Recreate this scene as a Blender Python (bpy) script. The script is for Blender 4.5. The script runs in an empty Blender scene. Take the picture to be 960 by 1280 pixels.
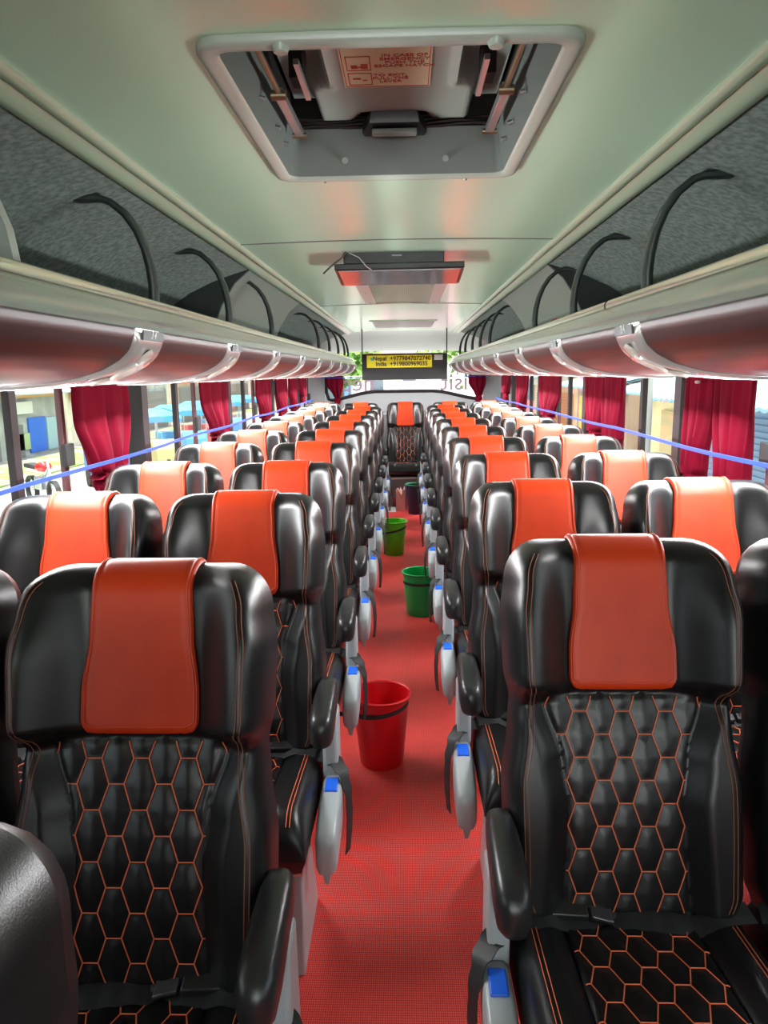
import bpy, math, random
from mathutils import Matrix, Vector
random.seed(7)
S = bpy.context.scene
COL = S.collection
PI = math.pi
# ------------------------------------------------------------------ camera
FPX = 930.0
cam_data = bpy.data.cameras.new('camera')
cam_data.sensor_width = 36.0
cam_data.sensor_fit = 'VERTICAL'
cam_data.sensor_height = 36.0
cam_data.lens = FPX / 1280.0 * 36.0
cam_data.clip_start = 0.02
cam_data.clip_end = 400
cam = bpy.data.objects.new('camera', cam_data)
COL.objects.link(cam)
CAM = Vector((0.035, 0.0, 1.48))
cam.matrix_world = (Matrix.Translation(CAM) @ Matrix.Rotation(math.radians(1.84), 4, 'Z')
                    @ Matrix.Rotation(math.radians(90 - 10.52), 4, 'X') @ Matrix.Rotation(math.radians(-0.78), 4, 'Z'))
S.camera = cam
# ------------------------------------------------------------------ world / light / exposure
S.view_settings.view_transform = 'Standard'
S.view_settings.look = 'None'
S.view_settings.gamma = 1.0
S.view_settings.use_curve_mapping = False
S.view_settings.exposure = 1.65
world = bpy.data.worlds.new('sky'); S.world = world; world.use_nodes = True
wn = world.node_tree.nodes; wl = world.node_tree.links
bg = wn['Background']; bg.inputs['Strength'].default_value = 0.85
tc = wn.new('ShaderNodeTexCoord'); nz = wn.new('ShaderNodeTexNoise'); rp = wn.new('ShaderNodeValToRGB')
nz.inputs['Scale'].default_value = 3.0; nz.inputs['Detail'].default_value = 5.0
rp.color_ramp.elements[0].position = 0.38; rp.color_ramp.elements[0].color = (0.78, 0.90, 1.0, 1)
rp.color_ramp.elements[1].position = 0.6; rp.color_ramp.elements[1].color = (1.0, 1.0, 0.98, 1)
wl.new(tc.outputs['Generated'], nz.inputs['Vector']); wl.new(nz.outputs['Fac'], rp.inputs['Fac'])
wl.new(rp.outputs['Color'], bg.inputs['Color'])
S.cycles.max_bounces = 10
S.cycles.diffuse_bounces = 6
S.cycles.glossy_bounces = 5
S.cycles.transparent_max_bounces = 16
S.cycles.sample_clamp_indirect = 6.0

sun_d = bpy.data.lights.new('sun', 'SUN'); sun_d.energy = 4.5; sun_d.angle = math.radians(12); sun_d.color = (1.0, 0.97, 0.92)
sun = bpy.data.objects.new('sun', sun_d); COL.objects.link(sun); sun.rotation_euler = (math.radians(9), math.radians(2), 0)
def area(name, loc, rot, sx, sy, power, col=(1, 1, 1), spread=PI):
    l = bpy.data.lights.new(name, 'AREA'); l.shape = 'RECTANGLE'; l.size = sx; l.size_y = sy; l.energy = power; l.color = col; l.spread = spread
    o = bpy.data.objects.new(name, l); COL.objects.link(o); o.location = loc; o.rotation_euler = rot; return o
# added fill lamp at the windscreen opening, tilted up towards the ceiling
area('windscreen_fill', (0, -2.14, 1.45), (math.radians(125), 0, 0), 2.2, 0.9, 14)
# added fill strips under the racks, standing in for side window daylight
for sx_ in (-1, 1):
    area('window_top_fill', (sx_*0.98, 5.2, 1.450), (0, sx_*math.radians(38), 0), 0.20, 7.2, 88)
    area('sill_fill', (sx_*1.165, 5.0, 0.98), (0, sx_*math.radians(123), 0), 0.06, 7.4, 11, spread=math.radians(66))  # added lamp strip at sill height, imitates ground bounce on the ceiling

# ------------------------------------------------------------------ materials
MATS = {}
def mat(name, col, rough=0.5, metal=0.0, bump=None, spec=0.5, coat=0.0, var=None, emit=None):
    """bump=(scale, strength, distance), var=(scale, second colour, low, high)"""
    if name in MATS: return MATS[name]
    m = bpy.data.materials.new(name); m.use_nodes = True
    nt = m.node_tree; b = nt.nodes['Principled BSDF']
    b.inputs['Base Color'].default_value = (*col, 1)
    b.inputs['Roughness'].default_value = rough
    b.inputs['Metallic'].default_value = metal
    b.inputs['Specular IOR Level'].default_value = spec
    if coat: b.inputs['Coat Weight'].default_value = coat; b.inputs['Coat Roughness'].default_value = 0.15
    if bump or var:
        t = nt.nodes.new('ShaderNodeTexCoord')
    if bump:
        n = nt.nodes.new('ShaderNodeTexNoise'); n.inputs['Scale'].default_value = bump[0]; n.inputs['Detail'].default_value = 3
        bp = nt.nodes.new('ShaderNodeBump'); bp.inputs['Strength'].default_value = bump[1]; bp.inputs['Distance'].default_value = bump[2]
        nt.links.new(t.outputs['Object'], n.inputs['Vector']); nt.links.new(n.outputs['Fac'], bp.inputs['Height'])
        nt.links.new(bp.outputs['Normal'], b.inputs['Normal'])
    if var:
        n = nt.nodes.new('ShaderNodeTexNoise'); n.inputs['Scale'].default_value = var[0]; n.inputs['Detail'].default_value = 4
        r = nt.nodes.new('ShaderNodeValToRGB')
        r.color_ramp.elements[0].position = var[2]; r.color_ramp.elements[0].color = (*col, 1)
        r.color_ramp.elements[1].position = var[3]; r.color_ramp.elements[1].color = (*var[1], 1)
        nt.links.new(t.outputs['Object'], n.inputs['Vector']); nt.links.new(n.outputs['Fac'], r.inputs['Fac'])
        nt.links.new(r.outputs['Color'], b.inputs['Base Color'])
    if emit:
        b.inputs['Emission Color'].default_value = (*col, 1); b.inputs['Emission Strength'].default_value = emit
    MATS[name] = m
    return m

leather = mat('black_leather', (0.006, 0.0065, 0.007), 0.33, bump=(520, 0.25, 0.0008), spec=0.45)
orange = mat('orange_leather', (0.56, 0.042, 0.006), 0.42, bump=(420, 0.2, 0.0008), spec=0.35, var=(9, (0.48, 0.030, 0.005), 0.4, 0.7))
orange_edge = mat('dark_orange_piping', (0.55, 0.05, 0.015), 0.5)
thread = mat('orange_thread', (0.72, 0.15, 0.06), 0.7)
thread_dim = mat('rust_thread', (0.22, 0.075, 0.04), 0.8)
blackpl = mat('black_plastic', (0.012, 0.012, 0.013), 0.32)
blackmt = mat('black_rubber', (0.012, 0.012, 0.012), 0.55)
greypl = mat('grey_plastic', (0.36, 0.39, 0.41), 0.35, bump=(300, 0.05, 0.001))
steel = mat('brushed_steel', (0.55, 0.57, 0.58), 0.32, metal=0.9)
brass = mat('brass', (0.30, 0.27, 0.17), 0.35, metal=0.9)
bluepl = mat('blue_plastic', (0.01, 0.12, 0.75), 0.4)
webbing = mat('black_webbing', (0.011, 0.012, 0.013), 0.55)
ceilm = mat('ceiling_laminate', (0.58, 0.84, 0.63), 0.22, metal=0.18, bump=(2.2, 0.12, 0.02), spec=0.6)
trimm = mat('cream_trim', (0.40, 0.52, 0.38), 0.28, metal=0.3)
hatchm = mat('hatch_plastic', (0.33, 0.40, 0.36), 0.38)
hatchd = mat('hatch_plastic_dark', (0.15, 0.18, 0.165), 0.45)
frame_w = mat('hatch_frame_plastic', (0.42, 0.50, 0.43), 0.25)
felt = mat('grey_felt', (0.10, 0.135, 0.12), 0.95, bump=(180, 0.5, 0.003), var=(60, (0.20, 0.25, 0.225), 0.35, 0.65))
feltd = mat('dark_felt', (0.05, 0.062, 0.06), 0.95, bump=(180, 0.5, 0.003))
cove = mat('cove_laminate', (0.17, 0.22, 0.19), 0.45)
railm = mat('champagne_rail', (0.85, 0.83, 0.70), 0.16, metal=0.8)
rackm = mat('rack_silver', (0.40, 0.44, 0.40), 0.20, metal=0.6)
wine = mat('wine_laminate', (0.030, 0.014, 0.015), 0.36, spec=0.6, bump=(3, 0.08, 0.02))
servm = mat('service_panel_grey', (0.27, 0.26, 0.25), 0.22, coat=0.3)
hoopm = mat('dark_hoop', (0.035, 0.045, 0.042), 0.35)
plate = mat('number_plate_grey', (0.10, 0.12, 0.13), 0.5)
whitep = mat('white_print', (0.8, 0.8, 0.8), 0.5)
curtm = mat('maroon_curtain', (0.14, 0.0015, 0.013), 0.9, spec=0.1, var=(5, (0.09, 0.0015, 0.009), 0.4, 0.7))
cordm = mat('blue_cord', (0.006, 0.065, 0.55), 0.5)
winfr = mat('window_frame_dark', (0.018, 0.013, 0.014), 0.5, spec=0.3)
winred = mat('window_sash_brown', (0.10, 0.03, 0.035), 0.4)
alum = mat('aluminium_sash', (0.42, 0.43, 0.44), 0.4, metal=0.5)
wallm = mat('grey_wall_panel', (0.30, 0.30, 0.31), 0.5)
rearm = mat('rear_wall_grey', (0.36, 0.36, 0.37), 0.6)

def carpet_mat():
    m = bpy.data.materials.new('red_woven_mat'); m.use_nodes = True
    nt = m.node_tree; b = nt.nodes['Principled BSDF']; N = nt.nodes.new; L = nt.links.new
    t = N('ShaderNodeTexCoord')
    w1 = N('ShaderNodeTexWave'); w1.bands_direction = 'X'; w1.inputs['Scale'].default_value = 60; w1.inputs['Distortion'].default_value = 1.2
    w1.inputs['Detail'].default_value = 1; w1.inputs['Detail Scale'].default_value = 6
    w2 = N('ShaderNodeTexWave'); w2.bands_direction = 'Y'; w2.inputs['Scale'].default_value = 44; w2.inputs['Distortion'].default_value = 1.2
    w2.inputs['Detail'].default_value = 1; w2.inputs['Detail Scale'].default_value = 6
    mx = N('ShaderNodeMath'); mx.operation = 'MULTIPLY'
    r = N('ShaderNodeValToRGB'); r.color_ramp.elements[0].color = (0.50, 0.028, 0.024, 1); r.color_ramp.elements[1].color = (0.95, 0.10, 0.085, 1)
    r.color_ramp.elements[0].position = 0.0; r.color_ramp.elements[1].position = 0.32
    L(t.outputs['Object'], w1.inputs['Vector']); L(t.outputs['Object'], w2.inputs['Vector'])
    L(w1.outputs['Fac'], mx.inputs[0]); L(w2.outputs['Fac'], mx.inputs[1]); L(mx.outputs[0], r.inputs['Fac'])
    n = N('ShaderNodeTexNoise'); n.inputs['Scale'].default_value = 2.2; n.inputs['Detail'].default_value = 3
    r2 = N('ShaderNodeValToRGB'); r2.color_ramp.elements[0].position = 0.35; r2.color_ramp.elements[0].color = (0.8, 0.76, 0.76, 1)
    r2.color_ramp.elements[1].position = 0.6; r2.color_ramp.elements[1].color = (1, 1, 1, 1)
    mc = N('ShaderNodeMix'); mc.data_type = 'RGBA'; mc.blend_type = 'MULTIPLY'; mc.inputs['Factor'].default_value = 1
    L(t.outputs['Object'], n.inputs['Vector']); L(n.outputs['Fac'], r2.inputs['Fac'])
    L(r.outputs['Color'], mc.inputs['A']); L(r2.outputs['Color'], mc.inputs['B']); L(mc.outputs['Result'], b.inputs['Base Color'])
    bp = N('ShaderNodeBump'); bp.inputs['Strength'].default_value = 0.5; bp.inputs['Distance'].default_value = 0.002
    L(mx.outputs[0], bp.inputs['Height']); L(bp.outputs['Normal'], b.inputs['Normal'])
    b.inputs['Roughness'].default_value = 0.40; b.inputs['Specular IOR Level'].default_value = 0.3
    return m
carpet = carpet_mat()

def glass_mat():
    m = bpy.data.materials.new('window_glass'); m.use_nodes = True
    nt = m.node_tree; N = nt.nodes.new; L = nt.links.new
    nt.nodes.remove(nt.nodes['Principled BSDF'])
    tr = N('ShaderNodeBsdfTransparent'); tr.inputs['Color'].default_value = (0.93, 0.96, 0.95, 1)
    gl = N('ShaderNodeBsdfGlossy'); gl.inputs['Roughness'].default_value = 0.02
    lw = N('ShaderNodeLayerWeight'); lw.inputs['Blend'].default_value = 0.5
    pw_ = N('ShaderNodeMath'); pw_.operation = 'POWER'; pw_.inputs[1].default_value = 5.0
    fr = N('ShaderNodeMath'); fr.operation = 'MULTIPLY_ADD'; fr.inputs[1].default_value = 0.22; fr.inputs[2].default_value = 0.02
    L(lw.outputs['Facing'], pw_.inputs[0]); L(pw_.outputs[0], fr.inputs[0])
    mx = N('ShaderNodeMixShader')
    L(fr.outputs[0], mx.inputs[0]); L(tr.outputs[0], mx.inputs[1]); L(gl.outputs[0], mx.inputs[2])
    L(mx.outputs[0], nt.nodes['Material Output'].inputs['Surface'])
    return m
glass = glass_mat()

# ------------------------------------------------------------------ mesh helpers
class MB:
    def __init__(s): s.v = []; s.f = []
    def grid(s, rows, wrap_u=False, flip=False):
        o = len(s.v); nr = len(rows); nc = len(rows[0])
        for r in rows: s.v.extend([tuple(p) for p in r])
        for j in range(nr - 1):
            for i in range(nc if wrap_u else nc - 1):
                a = o + j*nc + i; b = o + j*nc + (i+1) % nc
                c = b + nc; d = a + nc
                s.f.append((a, d, c, b) if flip else (a, b, c, d))
        return o
    def loft(s, rings, cap=True):
        o = s.grid(rings, wrap_u=True); n = len(rings[0])
        if cap:
            s.f.append(tuple(o + i for i in reversed(range(n))))
            e = o + (len(rings)-1)*n
            s.f.append(tuple(e + i for i in range(n)))
    def box(s, x0, x1, y0, y1, z0, z1):
        o = len(s.v)
        s.v += [(x0,y0,z0),(x1,y0,z0),(x1,y1,z0),(x0,y1,z0),(x0,y0,z1),(x1,y0,z1),(x1,y1,z1),(x0,y1,z1)]
        s.f += [tuple(o+i for i in q) for q in ((0,3,2,1),(4,5,6,7),(0,1,5,4),(1,2,6,5),(2,3,7,6),(3,0,4,7))]
        return s
    def hexa(s, pts):
        o = len(s.v); s.v += [tuple(p) for p in pts]
        s.f += [tuple(o+i for i in q) for q in ((0,3,2,1),(4,5,6,7),(0,1,5,4),(1,2,6,5),(2,3,7,6),(3,0,4,7))]
        return s
    def tube(s, path, r, n=8, flat=None, cap=True):
        """path of points; flat=(w,h,upvec) gives an elliptical section"""
        P = [Vector(p) for p in path]; rings = []
        prev = None
        for i, p in enumerate(P):
            t = (P[min(i+1, len(P)-1)] - P[max(i-1, 0)])
            if t.length < 1e-9: t = Vector((0, 0, 1))
            t.normalize()
            if prev is None:
                up = Vector((0, 0, 1)) if abs(t.z) < 0.9 else Vector((1, 0, 0))
                a = t.cross(up).normalized()
            else:
                a = (prev - t*prev.dot(t))
                a = a.normalized() if a.length > 1e-6 else t.orthogonal().normalized()
            b = t.cross(a).normalized(); prev = a
            rr = r[i] if isinstance(r, (list, tuple)) else r
            rings.append([p + a*(rr*math.cos(2*PI*k/n)) + b*(rr*math.sin(2*PI*k/n)) for k in range(n)])
        s.loft(rings, cap)
        return s
    def ribbon(s, path, wvec, w, th):
        """strap: path centre points, width vectors, thickness"""
        P = [Vector(p) for p in path]; rings = []
        for i, p in enumerate(P):
            t = (P[min(i+1, len(P)-1)] - P[max(i-1, 0)]).normalized()
            wv = Vector(wvec[i] if isinstance(wvec[0], (list, tuple, Vector)) else wvec)
            wv = (wv - t*wv.dot(t)).normalized(); nn = t.cross(wv).normalized()
            rings.append([p + wv*(w/2) + nn*(th/2), p - wv*(w/2) + nn*(th/2), p - wv*(w/2) - nn*(th/2), p + wv*(w/2) - nn*(th/2)])
        s.loft(rings); return s
    def prism(s, prof, y0, y1, cap=True):
        """closed profile of (x,z), extruded along Y"""
        s.loft([[(x, y0, z) for x, z in prof], [(x, y1, z) for x, z in prof]], cap); return s
    def lathe(s, prof, c=(0, 0, 0), n=40, close=False):
        rings = [[(c[0] + r*math.cos(2*PI*k/n), c[1] + r*math.sin(2*PI*k/n), c[2] + z) for k in range(n)] for r, z in prof]
        s.grid(rings, wrap_u=True)
        return s
    def build(s, name, m, parent=None, smooth=True, bevel=0, seg=3, angle=40, rec=True):
        me = bpy.data.meshes.new(name); me.from_pydata([tuple(p) for p in s.v], [], s.f)
        me.materials.append(m)
        if rec:
            import bmesh
            b = bmesh.new(); b.from_mesh(me); bmesh.ops.recalc_face_normals(b, faces=b.faces); b.to_mesh(me); b.free()
        if smooth:
            me.polygons.foreach_set('use_smooth', [True]*len(me.polygons))
            try: me.set_sharp_from_angle(angle=math.radians(angle))
            except Exception: pass
        me.update()
        o = bpy.data.objects.new(name, me); COL.objects.link(o)
        if parent is not None: o.parent = parent
        if bevel:
            bv = o.modifiers.new('bevel', 'BEVEL'); bv.width = bevel; bv.segments = seg; bv.limit_method = 'ANGLE'
            bv.harden_normals = False
        return o
def tag(o, label=None, cat=None, group=None, kind=None):
    if label: o['label'] = label
    if cat: o['category'] = cat
    if group: o['group'] = group
    if kind: o['kind'] = kind
    return o
def empty(name, loc, rz=0):
    o = bpy.data.objects.new(name, None); COL.objects.link(o); o.location = loc; o.rotation_euler = (0, 0, rz)
    o.empty_display_size = 0.1
    return o
KIDS = {}
def copy_tree(o, parent=None):
    c = o.copy(); COL.objects.link(c)
    if parent is not None: c.parent = parent
    for ch in [q for q in bpy.data.objects if q.parent == o]: copy_tree(ch, c)
    return c
def text_mesh(name, txt, size, m, parent, M, depth=0.0006, align='CENTER', space=1.0, bold=0.0):
    cu = bpy.data.curves.new(name, 'FONT'); cu.body = txt; cu.size = size; cu.align_x = align; cu.align_y = 'CENTER'
    cu.extrude = depth; cu.space_line = space; cu.offset = bold; cu.resolution_u = 3
    t = bpy.data.objects.new(name + '_curve', cu); COL.objects.link(t)
    dg = bpy.context.evaluated_depsgraph_get(); dg.update()
    me = bpy.data.meshes.new_from_object(t.evaluated_get(dg)); bpy.data.objects.remove(t); bpy.data.curves.remove(cu)
    me.name = name; me.materials.clear(); me.materials.append(m)
    me.transform(M)
    o = bpy.data.objects.new(name, me); COL.objects.link(o)
    if parent is not None: o.parent = parent
    return o
def sm(a, b, x):
    if a == b: return 1.0 if x >= a else 0.0
    t = max(0.0, min(1.0, (x - a)/(b - a))); return t*t*(3 - 2*t)
def lerp_tab(tab, x):
    if x <= tab[0][0]: return tab[0][1]
    for (a, va), (b, vb) in zip(tab, tab[1:]):
        if x <= b:
            t = (x - a)/(b - a); t = t*t*(3 - 2*t); return va + (vb - va)*t
    return tab[-1][1]
def struct(o): o['kind'] = 'structure'; return o

# ================================================================== SETTING
YF, YR = -2.2, 9.75           # front and rear of the shell
CZ = 1.95                     # ceiling height
struct(MB().box(-1.22, 1.22, YF, YR, -0.06, 0).build('floor', carpet, smooth=False))
HX0, HX1, HY0, HY1 = -0.243, 0.270, 1.190, 1.915   # hatch hole
def ceil_z(x): return CZ + 0.010*(1 - (x/0.60)**2)
mb = MB()
xs = sorted(set([-0.62 + 1.24*i/24 for i in range(25)] + [HX0, HX1]))
ys = [YF, 0, HY0, HY1, 2.83, 2.84, 4.0, 5.35, 5.36, 7.0, 8.70]
seams = {(2.83, 2.84), (5.35, 5.36)}
for y0, y1 in zip(ys, ys[1:]):
    dz = 0.004 if (y0, y1) in seams else 0
    for x0, x1 in zip(xs, xs[1:]):
        if y0 >= HY0 - 1e-6 and y1 <= HY1 + 1e-6 and x0 >= HX0 - 1e-6 and x1 <= HX1 + 1e-6: continue
        mb.v += [(x0, y0, ceil_z(x0)), (x1, y0, ceil_z(x1)), (x1, y1, ceil_z(x1)), (x0, y1, ceil_z(x0))]
        n = len(mb.v); mb.f.append((n-1, n-2, n-3, n-4))
struct(mb.build('ceiling', ceilm, rec=False))
sj = MB()
for y in (2.835, 5.355):
    rows = []
    for yy, dz in ((y-0.006, 0.0), (y-0.003, -0.003), (y+0.003, -0.003), (y+0.006, 0.0)):
        rows.append([(x, yy, ceil_z(x)+dz) for x in xs])
    sj.grid(rows)
struct(sj.build('trim_1', mat('seam_strip', (0.16, 0.19, 0.17), 0.4)))
# roof skin closes off the sky
struct(MB().box(-1.30, 1.30, YF, YR+0.1, 2.24, 2.28).build('roof', wallm, smooth=False))
# rear ceiling header that bends down to the rear window
rows = []
for k in range(9):
    t = k/8; y = 8.70 + (YR - 8.70)*t
    rows.append([(x, y, ceil_z(min(0.6, abs(x)))*1 - (0.19)*sm(0, 1, t)**0.8 - 0.04*max(0, abs(x)-0.6)) for x in [-1.2+0.1*i for i in range(25)]])
struct(MB().__class__.build((lambda m: (m.grid(rows), m)[1])(MB()), 'trim_2', mat('rear_header', (0.38, 0.42, 0.39), 0.4)))

for s, side in ((-1, 'left'), (1, 'right')):
    w = MB()
    w.box(*sorted((s*1.20, s*1.26)), YF, YR, -0.06, 0.84)
    w.box(*sorted((s*1.20, s*1.26)), YF, YR, 1.50, 2.26)
    w.box(*sorted((s*1.20, s*1.26)), 8.85, YR, 0.8, 1.6)
    w.box(*sorted((s*1.20, s*1.26)), YF, -1.4, 0.8, 1.6)
    struct(w.build('wall_' + side, wallm, smooth=False))
    # ceiling edge trim: rounded double profile
    t = MB()
    def tr(x, z): return (s*x, z)
    prof = [(0.565, CZ+0.02), (0.566, CZ-0.002), (0.574, CZ-0.012), (0.588, CZ-0.013), (0.596, CZ-0.005), (0.602, CZ-0.012), (0.616, CZ-0.024),
            (0.632, CZ-0.026), (0.640, CZ-0.016), (0.642, CZ+0.02)]
    t.prism([tr(*p) for p in prof], YF, 8.72)
    struct(t.build('trim_%d' % (3 if s < 0 else 4), trimm, angle=60))
# rear wall with window opening (polygonal, high in the middle)
RX = 1.02
def rear_sill(x): return 1.245 - 0.11*sm(0.35, 1.02, abs(x))
rw = MB(); n = 24
rowa = []; rowb = []
xs2 = [-1.22 + 2.44*i/40 for i in range(41)]
rows = [[(x, YR-0.02, 0.0) for x in xs2], [(x, YR-0.02, rear_sill(x)) for x in xs2], [(x, YR+0.05, rear_sill(x)) for x in xs2], [(x, YR+0.05, 0.0) for x in xs2]]
rw.grid(rows)
rw.box(-1.26, -RX, YR-0.03, YR+0.05, 0, 2.26); rw.box(RX, 1.26, YR-0.03, YR+0.05, 0, 2.26)
rw.box(-RX, RX, YR, YR+0.05, 1.79, 2.26)
struct(rw.build('wall_rear', rearm))
# rear parcel shelf
struct(MB().box(-1.2, 1.2, 8.98, YR-0.02, 0.0, 1.0).build('trim_5', rearm, smooth=False))
# front of the bus: scuttle below the windscreen and header above it (behind the camera)
fw = MB(); fw.box(-1.26, 1.26, YF-0.05, YF, -0.06, 1.0); fw.box(-1.26, 1.26, YF-0.05, YF, 1.92, 2.28)
struct(fw.build('wall_front', wallm, smooth=False))
fr = MB(); fr.box(-1.26, -1.16, YF-0.04, YF+0.02, 0.7, 2.1); fr.box(1.16, 1.26, YF-0.04, YF+0.02, 0.7, 2.1)
wnum = [1]
def new_window():
    n = wnum[0]; wnum[0] += 1; return 'window_%d' % n
o = struct(fr.build(new_window(), winfr, smooth=False))
MB().box(-1.16, 1.16, YF-0.02, YF-0.014, 1.0, 1.92).build('window_pane', glass, o, smooth=False)
# rear window
rwf = MB()
path = []
def rpt(x, off): return (x, YR-0.03, rear_sill(x) + off)
pth = [(-RX+0.02, YR-0.03, 1.80)] + [(-RX+0.02, YR-0.03, z) for z in (1.5, 1.25)] + [(-RX+0.05, YR-0.03, rear_sill(RX)+0.03)] + \
      [rpt(x, 0.012) for x in [-0.93+0.093*i for i in range(21)]] + [(RX-0.05, YR-0.03, rear_sill(RX)+0.03)] + [(RX-0.02, YR-0.03, z) for z in (1.25, 1.5, 1.80)]
rwf.tube(pth, 0.022, 8)
o = struct(rwf.build(new_window(), winfr))
gr = MB(); gr.grid([[(x, YR+0.0, rear_sill(x)) for x in [-RX+RX*2*i/30 for i in range(31)]], [(x, YR+0.0, 1.80) for x in [-RX+RX*2*i/30 for i in range(31)]]])
gr.build('window_pane', glass, o)
wt = MB(); 
def mirror_text(txt, size, x, z):
    M = Matrix.Translation((x, YR-0.012, z)) @ Matrix.Rotation(PI, 4, 'Z') @ Matrix.Rotation(PI/2, 4, 'X')
    return text_mesh('window_lettering', txt, size, mat('lettering_mauve', (0.33, 0.22, 0.27), 0.5), o, M, depth=0.001, bold=0.001)
mirror_text('visit', 0.31, 0.72, 1.36)
mirror_text('nepal', 0.31, -0.70, 1.36)

# side windows
LP = [0.07 + 1.68*k for k in range(6)]
RP = [-0.15 + 1.67*k for k in range(6)]
def window_module(s, y0, y1):
    W = empty(new_window(), (s*1.2, (y0+y1)/2, 0.84)); struct(W)
    def bx(x0, x1, ya, yb, za, zb, name, m, bevel=0.003, par=W):
        a, b = sorted((s*x0 - s*1.2, s*x1 - s*1.2)); c = (y0+y1)/2
        q = MB().box(a, b, ya - c, yb - c, za-0.84, zb-0.84).build(name, m, par, bevel=bevel, seg=2); return q
    bx(1.17, 1.25, y0-0.04, y0+0.04, 0.84, 1.50, 'pillar', winfr)
    bx(1.19, 1.235, y0+0.04, y1-0.04, 1.455, 1.50, 'top_rail', winred)
    bx(1.19, 1.235, y0+0.04, y1-0.04, 0.84, 0.87, 'bottom_rail', alum)
    bx(1.19, 1.215, y0+0.53, y0+0.575, 0.86, 1.46, 'sash', winfr)
    q = bx(1.185, 1.205, y0+0.86, y0+0.89, 0.86, 1.46, 'sash', winred)
    bx(1.165, 1.185, y0+0.83, y0+0.90, 1.17, 1.25, 'latch', blackmt, par=q)
    bx(1.222, 1.226, y0+0.04, y1-0.04, 0.86, 1.47, 'window_pane', glass, 0)
for k in range(len(LP)-1): window_module(-1, LP[k], LP[k+1])
window_module(-1, LP[-1], 8.9) if 8.9-LP[-1] > 0.3 else None
for k in range(len(RP)-1): window_module(1, RP[k], RP[k+1])
window_module(1, RP[-1], 8.9)
window_module(-1, -1.4, LP[0]); window_module(1, -1.4, RP[0])

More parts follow.
